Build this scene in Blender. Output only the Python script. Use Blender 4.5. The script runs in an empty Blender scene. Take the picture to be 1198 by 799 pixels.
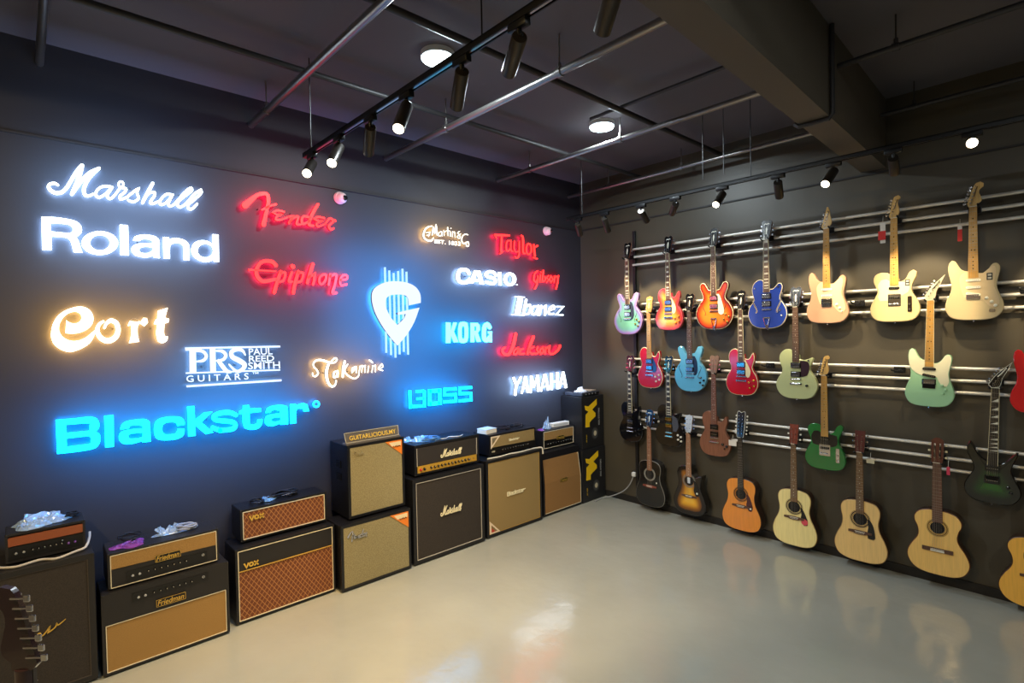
import bpy, bmesh, math, random
from mathutils import Vector, Matrix
from mathutils.geometry import tessellate_polygon
random.seed(7)
COL = bpy.context.scene.collection
PI = math.pi

# ------------------------------------------------------------------ camera pose
YAW, PITCH, ROLL, FPX = 0.8275607, -0.0184746, -0.018913, 626.54
CAM = Vector((4.33225, -5.17277, 2.0))
_f = Vector((-math.sin(YAW)*math.cos(PITCH), math.cos(YAW)*math.cos(PITCH), math.sin(PITCH)))
_r = _f.cross(Vector((0, 0, 1))).normalized()
_u = _r.cross(_f)
RX = _r*math.cos(ROLL) + _u*math.sin(ROLL)
UX = -_r*math.sin(ROLL) + _u*math.cos(ROLL)

def survey(axis, val, px, py):
    """where the sight line of a measured photo point meets the plane axis=val (a real wall, floor or track height)"""
    d = _f*FPX + RX*(px-599.0) - UX*(py-399.5)
    t = (val-CAM[axis])/d[axis]
    return CAM + d*t

def make_camera():
    cd = bpy.data.cameras.new('camera')
    cd.sensor_width = 36.0; cd.sensor_fit = 'HORIZONTAL'
    cd.lens = FPX/1198.0*36.0
    cd.clip_start = 0.05; cd.clip_end = 100
    co = bpy.data.objects.new('camera', cd); COL.objects.link(co)
    m = Matrix((RX, UX, -_f)).transposed().to_4x4(); m.translation = CAM
    co.matrix_world = m
    bpy.context.scene.camera = co
make_camera()

# ------------------------------------------------------------------ materials
MATS = {}
def new_mat(name):
    m = bpy.data.materials.new(name); m.use_nodes = True
    MATS[name] = m
    return m, m.node_tree.nodes, m.node_tree.links, m.node_tree.nodes['Principled BSDF']
def lin(c):
    return tuple((x/255/12.92 if x/255 <= .04045 else ((x/255+.055)/1.055)**2.4) for x in c) + (1.0,)
def P(name, rgb, rough=.5, metal=0.0, coat=0.0, bump=0.0, bscale=200, var=0.0, vscale=8, spec=.5, trans=0.0, alpha=1.0):
    if name in MATS: return MATS[name]
    m, N, L, b = new_mat(name)
    c = lin(rgb)
    b.inputs['Base Color'].default_value = c
    b.inputs['Roughness'].default_value = rough
    b.inputs['Metallic'].default_value = metal
    b.inputs['Coat Weight'].default_value = coat
    b.inputs['Coat Roughness'].default_value = .08
    b.inputs['Specular IOR Level'].default_value = spec
    b.inputs['Transmission Weight'].default_value = trans
    b.inputs['Alpha'].default_value = alpha
    tc = N.new('ShaderNodeTexCoord')
    if var:
        n = N.new('ShaderNodeTexNoise'); n.inputs['Scale'].default_value = vscale; n.inputs['Detail'].default_value = 3
        L.new(tc.outputs['Object'], n.inputs['Vector'])
        mx = N.new('ShaderNodeMix'); mx.data_type = 'RGBA'
        mx.inputs[6].default_value = tuple(v*(1-var) for v in c[:3]) + (1,)
        mx.inputs[7].default_value = tuple(min(1, v*(1+var)) for v in c[:3]) + (1,)
        L.new(n.outputs['Fac'], mx.inputs[0]); L.new(mx.outputs[2], b.inputs['Base Color'])
    if bump:
        n = N.new('ShaderNodeTexNoise'); n.inputs['Scale'].default_value = bscale; n.inputs['Detail'].default_value = 2
        L.new(tc.outputs['Object'], n.inputs['Vector'])
        bp = N.new('ShaderNodeBump'); bp.inputs['Strength'].default_value = bump; bp.inputs['Distance'].default_value = .002
        L.new(n.outputs['Fac'], bp.inputs['Height']); L.new(bp.outputs['Normal'], b.inputs['Normal'])
    return m
def wood(name, rgb, rough=.35, coat=.3, grain=.18):
    if name in MATS: return MATS[name]
    m, N, L, b = new_mat(name)
    c = lin(rgb)
    tc = N.new('ShaderNodeTexCoord'); mp = N.new('ShaderNodeMapping')
    mp.inputs['Scale'].default_value = (60, 10, 3)
    n = N.new('ShaderNodeTexNoise'); n.inputs['Scale'].default_value = 2.5; n.inputs['Detail'].default_value = 4
    L.new(tc.outputs['Object'], mp.inputs['Vector']); L.new(mp.outputs['Vector'], n.inputs['Vector'])
    r = N.new('ShaderNodeValToRGB')
    r.color_ramp.elements[0].position = .35; r.color_ramp.elements[1].position = .65
    r.color_ramp.elements[0].color = tuple(v*(1-grain) for v in c[:3]) + (1,)
    r.color_ramp.elements[1].color = tuple(min(1, v*(1+grain)) for v in c[:3]) + (1,)
    L.new(n.outputs['Fac'], r.inputs['Fac']); L.new(r.outputs['Color'], b.inputs['Base Color'])
    b.inputs['Roughness'].default_value = rough; b.inputs['Coat Weight'].default_value = coat
    b.inputs['Coat Roughness'].default_value = .1
    return m
def burst(name, stops, rough=.25, coat=.9, grain=0.0):
    """finish whose colour runs from the rim of the body to its middle (vertex attribute 'rim' = distance from the edge)"""
    if name in MATS: return MATS[name]
    m, N, L, b = new_mat(name)
    a = N.new('ShaderNodeAttribute'); a.attribute_name = 'rim'
    r = N.new('ShaderNodeValToRGB'); e = r.color_ramp.elements
    while len(e) < len(stops): e.new(.5)
    for k, (p, c) in enumerate(stops):
        e[k].position = p; e[k].color = lin(c)
    L.new(a.outputs['Fac'], r.inputs['Fac'])
    L.new(r.outputs['Color'], b.inputs['Base Color'])
    b.inputs['Roughness'].default_value = rough; b.inputs['Coat Weight'].default_value = coat
    b.inputs['Coat Roughness'].default_value = .06
    return m
def emit(name, rgb, strength):
    if name in MATS: return MATS[name]
    m, N, L, b = new_mat(name)
    b.inputs['Base Color'].default_value = (0.02, 0.02, 0.02, 1)
    b.inputs['Emission Color'].default_value = tuple(rgb) + (1,)
    b.inputs['Emission Strength'].default_value = strength
    b.inputs['Roughness'].default_value = .4
    return m

# ------------------------------------------------------------------ outlines
def smooth(pts, n=4, closed=True, ang=48):
    """Catmull-Rom through the points; turns sharper than ang degrees stay corners"""
    pts = [tuple(p[:2]) for p in pts]; N = len(pts); out = []
    def corner(i):
        if not closed and i in (0, N-1): return True
        a, b, c = pts[(i-1) % N], pts[i], pts[(i+1) % N]
        v = Vector((b[0]-a[0], b[1]-a[1])); w = Vector((c[0]-b[0], c[1]-b[1]))
        if v.length < 1e-9 or w.length < 1e-9: return True
        return math.degrees(v.angle(w)) > ang
    cor = [corner(i) for i in range(N)]
    for i in range(N if closed else N-1):
        p1, p2 = pts[i], pts[(i+1) % N]
        p0 = p1 if cor[i] else pts[(i-1) % N]
        p3 = p2 if cor[(i+1) % N] else pts[(i+2) % N]
        for k in range(n):
            t = k/n
            out.append(tuple(.5*((2*p1[j]) + (-p0[j]+p2[j])*t + (2*p0[j]-5*p1[j]+4*p2[j]-p3[j])*t*t + (-p0[j]+3*p1[j]-3*p2[j]+p3[j])*t**3) for j in (0, 1)))
    if not closed: out.append(pts[-1])
    return out
def area(l): return .5*sum(l[i][0]*l[(i+1) % len(l)][1]-l[(i+1) % len(l)][0]*l[i][1] for i in range(len(l)))
def ccw(l): return list(l) if area(l) > 0 else list(reversed(l))
def inset(l, d):
    l = ccw(l); n = len(l); out = []
    for i in range(n):
        a, b, c = Vector(l[i-1]), Vector(l[i]), Vector(l[(i+1) % n])
        e1 = b-a; e2 = c-b
        if e1.length < 1e-9: e1 = e2
        if e2.length < 1e-9: e2 = e1
        n1 = Vector((-e1.y, e1.x)).normalized(); n2 = Vector((-e2.y, e2.x)).normalized()
        nn = n1+n2
        nn = nn.normalized() if nn.length > 1e-6 else n1
        out.append(tuple(b + nn*d/max(.45, nn.dot(n1))))
    return out
def ellipse(cx, cy, rx, ry, n=28, a0=0): return [(cx+rx*math.cos(a0+2*PI*k/n), cy+ry*math.sin(a0+2*PI*k/n)) for k in range(n)]
def rect(x0, z0, x1, z1): return [(x0, z0), (x1, z0), (x1, z1), (x0, z1)]
def rrect(x0, z0, x1, z1, r, n=4):
    out = []
    for cx, cz, a in ((x1-r, z0+r, -PI/2), (x1-r, z1-r, 0), (x0+r, z1-r, PI/2), (x0+r, z0+r, PI)):
        for k in range(n+1):
            t = a + PI/2*k/n; out.append((cx+r*math.cos(t), cz+r*math.sin(t)))
    return out
def fill(loops):
    vs = [[Vector((p[0], p[1], 0)) for p in l] for l in loops]
    return tessellate_polygon(vs)

# ------------------------------------------------------------------ mesh builder (x right, -y to the front, z up)
class MB:
    def __init__(s): s.v = []; s.f = []; s.m = []; s.rim = {}
    def add(s, vs, fs, mat=0):
        o = len(s.v); s.v += [tuple(p) for p in vs]
        for f in fs: s.f.append([o+i for i in f]); s.m.append(mat)
        return o
    def prism(s, loops, d0, d1, mat=0, side=None, back=None, fn=None):
        """flat shape (outer loop + holes) in x,z pushed from depth d0 (back) to d1 (front)"""
        loops = [ccw(loops[0])] + [list(reversed(ccw(l))) for l in loops[1:]]
        side = mat if side is None else side; back = mat if back is None else back
        fn = fn or (lambda x, z, d: (x, -d, z))
        flat = [p for l in loops for p in l]; n = len(flat)
        vs = [fn(p[0], p[1], d1) for p in flat] + [fn(p[0], p[1], d0) for p in flat]
        tr = fill(loops); ft = []
        for t in tr:
            a, b, c = [flat[i] for i in t]
            if (b[0]-a[0])*(c[1]-a[1])-(c[0]-a[0])*(b[1]-a[1]) < 0: t = (t[0], t[2], t[1])
            ft.append(tuple(t))
        o = s.add(vs, ft, mat)
        for t in ft: s.f.append([o+n+t[0], o+n+t[2], o+n+t[1]]); s.m.append(back)
        k = 0
        for l in loops:
            for i in range(len(l)):
                a, b = k+i, k+(i+1) % len(l)
                s.f.append([o+b, o+a, o+n+a, o+n+b]); s.m.append(side)
            k += len(l)
    def box(s, c, size, mat=0, r=0.0):
        if r > 0:
            bm = bmesh.new(); bmesh.ops.create_cube(bm, size=1)
            for v in bm.verts: v.co = Vector((v.co.x*size[0], v.co.y*size[1], v.co.z*size[2]))
            bmesh.ops.bevel(bm, geom=bm.edges[:], offset=r, segments=2, profile=.5, affect='EDGES')
            bm.verts.index_update()
            s.add([v.co+Vector(c) for v in bm.verts], [[v.index for v in f.verts] for f in bm.faces], mat); bm.free(); return
        x, y, z = [k/2 for k in size]; X, Y, Z = c
        vs = [(X+a*x, Y+b*y, Z+g*z) for a in (-1, 1) for b in (-1, 1) for g in (-1, 1)]
        s.add(vs, [(0, 1, 3, 2), (4, 6, 7, 5), (0, 4, 5, 1), (2, 3, 7, 6), (0, 2, 6, 4), (1, 5, 7, 3)], mat)
    def tube(s, pts, r, n=8, mat=0, cap=True, closed=False):
        pts = [Vector(p) for p in pts]; R = r if isinstance(r, (list, tuple)) else [r]*len(pts)
        rings = []; nrm = None; L = len(pts)
        for i, p in enumerate(pts):
            if closed: t = pts[(i+1) % L]-pts[i-1]
            else: t = (pts[min(i+1, L-1)]-pts[max(i-1, 0)])
            t = t.normalized() if t.length > 1e-9 else Vector((0, 0, 1))
            if nrm is None:
                nrm = t.orthogonal().normalized()
            nrm = (nrm - t*nrm.dot(t))
            nrm = nrm.normalized() if nrm.length > 1e-6 else t.orthogonal().normalized()
            b = t.cross(nrm)
            rings.append([p + (nrm*math.cos(2*PI*k/n)+b*math.sin(2*PI*k/n))*R[i] for k in range(n)])
        vs = [v for g in rings for v in g]; fs = []
        for i in range(L if closed else L-1):
            for k in range(n):
                a = i*n; b = ((i+1) % L)*n; k2 = (k+1) % n
                fs.append((a+k, a+k2, b+k2, b+k))
        if cap and not closed:
            fs.append(tuple(reversed(range(n)))); fs.append(tuple(range((L-1)*n, L*n)))
        s.add(vs, fs, mat)
    def disc(s, c, r, d0, d1, mat=0, n=16, r1=None):
        """short round button facing the front"""
        r1 = r if r1 is None else r1
        s.tube([(c[0], -d0, c[1]), (c[0], -d1, c[1])], [r, r1], n, mat)
    def build(s, name, mats, parent=None, smooth_=False, loc=None):
        me = bpy.data.meshes.new(name); me.from_pydata(s.v, [], s.f)
        for m in mats: me.materials.append(m)
        me.polygons.foreach_set('material_index', s.m)
        if s.rim:
            at = me.attributes.new('rim', 'FLOAT', 'POINT')
            for i, v in s.rim.items(): at.data[i].value = v
        if smooth_: me.polygons.foreach_set('use_smooth', [True]*len(me.polygons))
        me.update()
        o = bpy.data.objects.new(name, me); COL.objects.link(o)
        if smooth_:
            md = o.modifiers.new('edge', 'EDGE_SPLIT'); md.split_angle = math.radians(38)
        if parent: o.parent = parent
        if loc is not None: o.location = loc
        return o
def tag(o, label, cat, group=None):
    o['label'] = label; o['category'] = cat
    if group: o['group'] = group
    return o
def thing(name, label, cat, loc=(0, 0, 0), rotz=0.0, group=None, rx=0.0, ry=0.0):
    o = bpy.data.objects.new(name, None); o.empty_display_size = .1; COL.objects.link(o)
    o.location = loc; o.rotation_euler = (rx, ry, rotz)
    return tag(o, label, cat, group)
def struct(o, label=None):
    o['kind'] = 'structure'
    if label: o['label'] = label
    return o

# ------------------------------------------------------------------ strokes (for lettering)
def ribbon(mb, pts, w, fn, d0, d1, sharp=False, mats=(0, 1, 2), n=5):
    """brush stroke of given width(s) along pts, pushed from d0 to d1; fn maps (x,y,d) to space"""
    W = w if isinstance(w, (list, tuple)) else [w]*len(pts)
    if len(W) < len(pts): W = list(W) + [W[-1]]*(len(pts)-len(W))
    closed = pts[0] == pts[-1] and len(pts) > 3
    if sharp: sp = [tuple(p) for p in pts]; sw = W
    else:
        base = pts[:-1] if closed else pts
        sp = smooth(base, n, closed, 110); bw = W[:-1] if closed else W
        sw = []
        for i in range(len(base) if closed else len(base)-1):
            for k in range(n): sw.append(bw[i] + (bw[(i+1) % len(bw)]-bw[i])*k/n)
        if not closed: sw.append(bw[-1])
        if closed: sp.append(sp[0]); sw.append(sw[0])
    L = len(sp); left = []; right = []
    for i in range(L):
        if closed:
            a = sp[i-1] if i > 0 else sp[-2]; c = sp[i+1] if i < L-1 else sp[1]
        else: a = sp[max(i-1, 0)]; c = sp[min(i+1, L-1)]
        b = sp[i]
        v1 = Vector((b[0]-a[0], b[1]-a[1])); v2 = Vector((c[0]-b[0], c[1]-b[1]))
        if v1.length < 1e-9: v1 = v2
        if v2.length < 1e-9: v2 = v1
        n1 = Vector((-v1.y, v1.x)).normalized(); n2 = Vector((-v2.y, v2.x)).normalized()
        nn = n1+n2; nn = nn.normalized() if nn.length > 1e-3 else n1
        k = sw[i]/2/max(.55, nn.dot(n1))
        left.append((b[0]+nn.x*k, b[1]+nn.y*k)); right.append((b[0]-nn.x*k, b[1]-nn.y*k))
    vs = [fn(*p, d1) for p in left] + [fn(*p, d1) for p in right] + [fn(*p, d0) for p in left] + [fn(*p, d0) for p in right]
    o = mb.add(vs, [])
    for i in range(L-1):
        for q, m in (((i, i+1, L+i+1, L+i), mats[0]), ((2*L+i, 3*L+i, 3*L+i+1, 2*L+i+1), mats[2]), ((i, 2*L+i, 2*L+i+1, i+1), mats[1]), ((L+i, L+i+1, 3*L+i+1, 3*L+i), mats[1])):
            mb.f.append([o+j for j in q]); mb.m.append(m)
    if not closed:
        for e in (0, L-1):
            if sharp:
                mb.f.append([o+e, o+L+e, o+3*L+e, o+2*L+e]); mb.m.append(mats[1]); continue
            c = sp[e]; l = Vector(left[e])-Vector(c); t = Vector((-l.y, l.x)) * (1 if e == 0 else -1)
            arc = [tuple(Vector(c) + l*math.cos(PI*k/6) + t*math.sin(PI*k/6)) for k in range(7)]
            # choose the outward half
            q = sp[1] if e == 0 else sp[-2]
            if (arc[3][0]-c[0])*(q[0]-c[0])+(arc[3][1]-c[1])*(q[1]-c[1]) > 0:
                arc = [tuple(Vector(c) + l*math.cos(PI*k/6) - t*math.sin(PI*k/6)) for k in range(7)]
            o2 = mb.add([fn(*p, d1) for p in arc] + [fn(*p, d0) for p in arc], [])
            mb.f.append([o2+k for k in range(7)]); mb.m.append(mats[0])
            mb.f.append([o2+7+k for k in range(7)]); mb.m.append(mats[2])
            for k in range(6): mb.f.append([o2+k, o2+k+1, o2+8+k, o2+7+k]); mb.m.append(mats[1])
def draw(mb, shapes, fn, d0, d1, mats=(0, 1, 2), thin=0.0):
    for sh in shapes:
        k = sh[0]
        if thin:
            if k in 'sl': sh = (k, [max(w*.45, w-2*thin) for w in sh[1]] if isinstance(sh[1], list) else max(sh[1]*.45, sh[1]-2*thin), sh[2])
            elif k in 'pq': sh = ('q', inset(smooth(sh[1], 4) if k == 'p' else sh[1], thin)) + tuple(inset(smooth(l, 4) if k == 'p' else l, -thin) for l in sh[2:])
            elif k == 'e': sh = sh[:3] + (sh[3]-thin, sh[4]-thin) + (sh[5:7] + (sh[7]+thin, sh[8]+thin) if len(sh) > 5 else ())
            k = sh[0]
        if k == 's': ribbon(mb, sh[2], sh[1], fn, d0, d1, False, mats)
        elif k == 'l': ribbon(mb, sh[2], sh[1], fn, d0, d1, True, mats)
        elif k == 'p': mb.prism([smooth(l, 4) for l in sh[1:]], d0, d1, mats[0], mats[1], mats[2], fn)
        elif k == 'q': mb.prism([list(l) for l in sh[1:]], d0, d1, mats[0], mats[1], mats[2], fn)
        elif k == 'e':
            ls = [ellipse(sh[1], sh[2], sh[3], sh[4], 32)]
            if len(sh) > 5: ls.append(ellipse(sh[5], sh[6], sh[7], sh[8], 32))
            mb.prism(ls, d0, d1, mats[0], mats[1], mats[2], fn)
        elif k == 't':   # small type set in the built-in face, fitted to a four-cornered patch
            _, body, q = sh
            vs, fs = type_geo(body)
            def qq(u, v, d, q=q):
                a = Vector(q[3]).lerp(Vector(q[2]), u); b = Vector(q[0]).lerp(Vector(q[1]), u)
                p = a.lerp(b, v); return fn(p.x, p.y, d)
            mb.add([qq(x, y, d1) for x, y in vs], fs, mats[0])
_TYPE = {}
def type_geo(body, bold=.012):
    """flat outlines of a short text, scaled to a unit square"""
    if body in _TYPE: return _TYPE[body]
    cu = bpy.data.curves.new('lettering', 'FONT'); cu.body = body; cu.offset = bold; cu.resolution_u = 3
    ob = bpy.data.objects.new('lettering', cu); COL.objects.link(ob)
    bpy.context.view_layer.update()
    me = ob.to_mesh()
    vs = [(v.co.x, v.co.y) for v in me.vertices]; fs = [tuple(p.vertices) for p in me.polygons]
    ob.to_mesh_clear(); bpy.data.objects.remove(ob); bpy.data.curves.remove(cu)
    x0 = min(v[0] for v in vs); x1 = max(v[0] for v in vs); y0 = min(v[1] for v in vs); y1 = max(v[1] for v in vs)
    vs = [((x-x0)/(x1-x0), (y-y0)/(y1-y0)) for x, y in vs]
    _TYPE[body] = (vs, fs, (x1-x0)/(y1-y0))[:2]
    return _TYPE[body]
def put_type(mb, body, x0, z0, x1, z1, d, mat=0, shear=0.0):
    vs, fs = type_geo(body)
    mb.add([(x0+(x1-x0)*x+shear*y*(z1-z0), -d, z0+(z1-z0)*y) for x, y in vs], fs, mat)
# ================================================================== THE SETTING
H = 3.81
XR, YB = 7.2, -8.2     # the far walls behind the viewpoint
floor_m, N, L, b = new_mat('floor_epoxy')
tc = N.new('ShaderNodeTexCoord')
n1 = N.new('ShaderNodeTexNoise'); n1.inputs['Scale'].default_value = .9; n1.inputs['Detail'].default_value = 5
n2 = N.new('ShaderNodeTexNoise'); n2.inputs['Scale'].default_value = 5.0; n2.inputs['Detail'].default_value = 6
L.new(tc.outputs['Object'], n1.inputs['Vector']); L.new(tc.outputs['Object'], n2.inputs['Vector'])
r1 = N.new('ShaderNodeValToRGB'); r1.color_ramp.elements[0].position = .3; r1.color_ramp.elements[1].position = .7
r1.color_ramp.elements[0].color = lin((150, 151, 142)); r1.color_ramp.elements[1].color = lin((165, 166, 156))
L.new(n1.outputs['Fac'], r1.inputs['Fac']); L.new(r1.outputs['Color'], b.inputs['Base Color'])
r2 = N.new('ShaderNodeMapRange'); r2.inputs['From Min'].default_value = .35; r2.inputs['From Max'].default_value = .9
r2.inputs['To Min'].default_value = .11; r2.inputs['To Max'].default_value = .20
L.new(n2.outputs['Fac'], r2.inputs['Value']); L.new(r2.outputs['Result'], b.inputs['Roughness'])
bp = N.new('ShaderNodeBump'); bp.inputs['Strength'].default_value = .22; bp.inputs['Distance'].default_value = .02
L.new(n2.outputs['Fac'], bp.inputs['Height']); L.new(bp.outputs['Normal'], b.inputs['Normal'])
b.inputs['Specular IOR Level'].default_value = .9

wallA = P('wall_paint_charcoal', (46, 47, 53), .55, bump=.15, bscale=90, var=.12, vscale=1.5)
wallB = P('wall_paint_black', (72, 66, 54), .42, bump=.15, bscale=90, var=.12, vscale=1.2)
ceilm = P('ceiling_paint', (88, 86, 94), .75, bump=.2, bscale=40, var=.18, vscale=.8)
darkp = P('dark_paint', (40, 38, 38), .6)
beamm = P('beam_paint', (84, 77, 66), .7, var=.1, vscale=1)

def plane_box(name, x0, y0, z0, x1, y1, z1, m):
    mb = MB(); mb.box(((x0+x1)/2, (y0+y1)/2, (z0+z1)/2), (x1-x0, y1-y0, z1-z0))
    return struct(mb.build(name, [m]))
plane_box('floor', -.15, YB-.15, -.1, XR+.15, .15, 0, floor_m)['label'] = 'polished grey epoxy floor of the shop'
plane_box('ceiling', -.15, YB-.15, H, XR+.15, .15, H+.1, ceilm)['label'] = 'dark grey painted concrete ceiling'
plane_box('wall_left', -.15, YB, 0, 0, .15, H, wallA)['label'] = 'charcoal wall that carries the glowing signs'
plane_box('wall_back', 0, 0, 0, XR, .15, H, wallB)['label'] = 'dark wall that carries the guitar rails'
plane_box('wall_right', XR, YB, 0, XR+.15, .15, H, P('wall_far', (110, 106, 98), .7))
plane_box('wall_front', 0, YB-.15, 0, XR, YB, H, P('wall_far2', (110, 106, 98), .7))
plane_box('trim_1', 0.0, YB, 3.228, .012, -.012, 3.242, darkp)['label'] = 'thin dark joint line high along the sign wall'
plane_box('trim_2', 0.0, -.012, 3.228, XR, 0, 3.242, darkp)['label'] = 'thin dark joint line high along the guitar wall'
plane_box('baseboard_back', .0, -.012, 0, XR, 0, .07, P('baseboard', (28, 26, 25), .5))['label'] = 'low black skirting under the guitar wall'

# concrete beam running away from the guitar wall, with a conduit wrapped round it
mb = MB()
bx_ = lambda y: 3.022+.036*y        # the beam runs a touch askew
vs_ = [(bx_(-y)+o, y, z) for y in (0.0, YB) for o in (0, .172) for z in (3.262, H)]
mb.add(vs_, [(0, 1, 3, 2), (4, 6, 7, 5), (0, 4, 5, 1), (2, 3, 7, 6), (0, 2, 6, 4), (1, 5, 7, 3)])
beam = mb.build('beam', [beamm]); struct(beam, 'olive grey concrete ceiling beam meeting the guitar wall')
pipem = P('galvanised_steel', (150, 146, 142), .28, metal=.9, bump=.05, bscale=60)
darkpipe = P('painted_conduit', (48, 46, 48), .5, metal=.2)
blackm = P('satin_black_metal', (22, 22, 24), .38, metal=.4)
mb = MB(); mb.tube([(3.268, -1.55, 3.80), (3.268, -1.55, 3.27), (3.25, -1.55, 3.246), (3.08, -1.55, 3.246), (3.055, -1.55, 3.27)], .014, 8)
tag(mb.build('conduit', [darkpipe]), 'thin black conduit bent down and under the ceiling beam', 'conduit')

def pipe(name, a, b, r, m, label, clamps=(), grp=None):
    t = thing(name, label, 'pipe', a, group=grp)
    mb = MB(); A = Vector(a); B = Vector(b)
    mb.tube([(0, 0, 0), B-A], r, 12); mb.build('pipe_run', [m], t, True)
    for p in clamps:
        q = A.lerp(B, p)-A
        mb = MB(); d = (B-A).normalized()
        mb.tube([q-d*.018, q+d*.018], r*1.3, 12)
        mb.tube([q+Vector((0, 0, r)), q+Vector((0, 0, H-A.z-.002))], .005, 6)
        mb.tube([q+Vector((0, 0, r)), q+Vector((0, 0, r+.03))], .012, 8)
        mb.build('clamp', [m], t, True)
    return t
pipe('sprinkler_pipe', (.004, -3.84, 3.6), (7.0, -3.84, 3.6), .024, pipem, 'steel ceiling pipe crossing furthest to the sign side, lit pink by the red sign', (.02+.03, .45))
pipe('sprinkler_pipe', (.004, -2.70, 3.58), (3.112, -2.70, 3.58), .024, pipem, 'long steel pipe crossing the ceiling beside the first round light', (.30, .68))
pipe('sprinkler_pipe', (.004, -1.36, 3.62), (3.065, -1.36, 3.62), .022, pipem, 'steel ceiling pipe passing the second round light', (.16, .52))
pipe('sprinkler_pipe', (.004, -.22, 3.62), (3.024, -.22, 3.62), .02, pipem, 'steel ceiling pipe closest to the guitar wall', (.2, .5))
pipe('sprinkler_pipe', (.004, -5.04, 3.68), (5.0, -5.04, 3.68), .022, pipem, 'steel pipe meeting the sign wall at its near end', ())
pipe('sprinkler_pipe', (3.245, -1.36, 3.62), (7.0, -1.36, 3.62), .018, darkpipe, 'dark pipe leaving the beam with a bright round fitting', (.08,))
pipe('sprinkler_pipe', (3.212, -.22, 3.62), (7.0, -.22, 3.62), .016, darkpipe, 'faint thin pipe above the pale solid-body guitars', (.055,))
pipe('conduit_pipe', (.93, -7.5, 3.68), (.93, -.02, 3.68), .02, darkpipe, 'dark conduit running the length of the sign wall under the ceiling')
pipe('conduit_pipe', (1.86, -7.5, 3.69), (1.86, -.02, 3.69), .022, darkpipe, 'dark conduit passing behind both round ceiling lights')
pipe('conduit_pipe', (1.55, -1.70, 3.72), (3.078, -1.70, 3.72), .014, darkpipe, 'thin conduit from the second round light to the beam')
for k, x in enumerate((2.10, 2.28)):
    mb = MB(); mb.tube([(0, 0, 0), (0, 0, H-3.25)], .004, 6)
    tag(mb.build('hanger_rod', [darkpipe], loc=(x, -.9, 3.25)), 'thin black hanging rod, %s of the pair over the guitar spotlights' % ('first' if k == 0 else 'second'), 'rod')

# ------------------------------------------------------------------ round ceiling lights
def ceiling_lamp(x, y, label, power, col, r=.11, size=.2):
    t = thing('ceiling_light', label, 'ceiling light', (x, y, H), group='round surface ceiling lights')
    mb = MB(); mb.tube([(0, 0, 0), (0, 0, -.035)], r, 32); mb.build('housing', [P('white_housing', (220, 222, 225), .4)], t, True)
    mb = MB(); mb.tube([(0, 0, -.036), (0, 0, -.046), (0, 0, -.05)], [r*.93, r*.9, r*.7], 32)
    mb.build('diffuser', [emit('lamp_glow', (.75, .95, 1.0), 14)], t, True)
    ld = bpy.data.lights.new('ceiling_light_lamp', 'AREA'); ld.shape = 'DISK'; ld.size = size; ld.energy = power; ld.color = col
    lo = bpy.data.objects.new('ceiling_light_lamp', ld); COL.objects.link(lo); lo.location = (0, 0, -.06); lo.parent = t
    lo['kind'] = 'helper'
COOL = (.80, .93, 1.0); WARM = (1.0, .74, .40)
ceiling_lamp(1.454, -3.133, 'round white ceiling light behind the sign wall spotlight track', 38, COOL)
ceiling_lamp(1.415, -1.377, 'round white ceiling light nearer the guitar wall', 38, COOL)
ceiling_lamp(3.9, -4.6, 'added round ceiling light above the viewpoint, out of view', 34, (.92, .96, .92))  # this and the next two are unseen lamps added for ambient light
ceiling_lamp(2.6, -6.6, 'added round ceiling light at the near end of the sign wall, out of view', 120, (1, .68, .28))
ceiling_lamp(5.6, -2.6, 'added round ceiling light on the far side of the beam, out of view', 32, (.92, .96, .92))

# ------------------------------------------------------------------ track lights
def lamp_spot(parent, pos, target, power, col, angle, blend=.6, size=.03):
    ld = bpy.data.lights.new('spotlight_lamp', 'SPOT'); ld.energy = power; ld.color = col
    ld.spot_size = math.radians(angle); ld.spot_blend = blend; ld.shadow_soft_size = size
    lo = bpy.data.objects.new('spotlight_lamp', ld); COL.objects.link(lo)
    lo.parent = parent; lo.location = pos
    lo.rotation_euler = (Vector(target)-Vector(pos)).to_track_quat('-Z', 'Y').to_euler()
    return lo
bronze = P('bronze_black_tube', (50, 44, 38), .32, metal=.5)
white_edge = emit('spot_lens', (1.0, .86, .62), 9)
lens_off = P('spot_lens_dark', (60, 55, 48), .3)
def spotlight(mount, direction, label, lit, power, col, angle, grp, target=None, length=.17, r=.031, strength=None, blend=.6):
    t = thing('track_spotlight', label, 'spotlight', mount, group=grp)
    d = Vector(direction).normalized()
    mb = MB(); mb.box((0, 0, .0), (.10, .032, .03), r=.004); mb.tube([(0, 0, -.015), (0, 0, -.05)], .011, 10)
    mb.build('adapter', [blackm], t, True)
    j = Vector((0, 0, -.05)); a = j + d*(-.012); e = a + d*length
    mb = MB(); mb.tube([a, a+d*.004, e-d*.002, e, e-d*.012], [r*.93, r, r, r*.9, r*.82], 24, cap=False)
    mb.tube([a, a+d*.002], r*.93, 24)
    mb.build('lamp_tube', [bronze], t, True)
    mb = MB(); mb.tube([e-d*.006, e+d*.001] if lit else [e-d*.014, e-d*.011], r*.86, 24); mb.build('lens', [white_edge if lit else lens_off], t)
    mb = MB(); mb.tube([(0, 0, -.02), (0, 0, -.055)], .008, 8); mb.tube([(-.02, 0, -.04), (.02, 0, -.04)], .006, 8); mb.build('swivel', [blackm], t)
    if power:
        tg = Vector(target)-Vector(mount) if target is not None else e+d
        lamp_spot(t, e+d*.01, tg, power, col, angle, blend)
    return t
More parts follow.
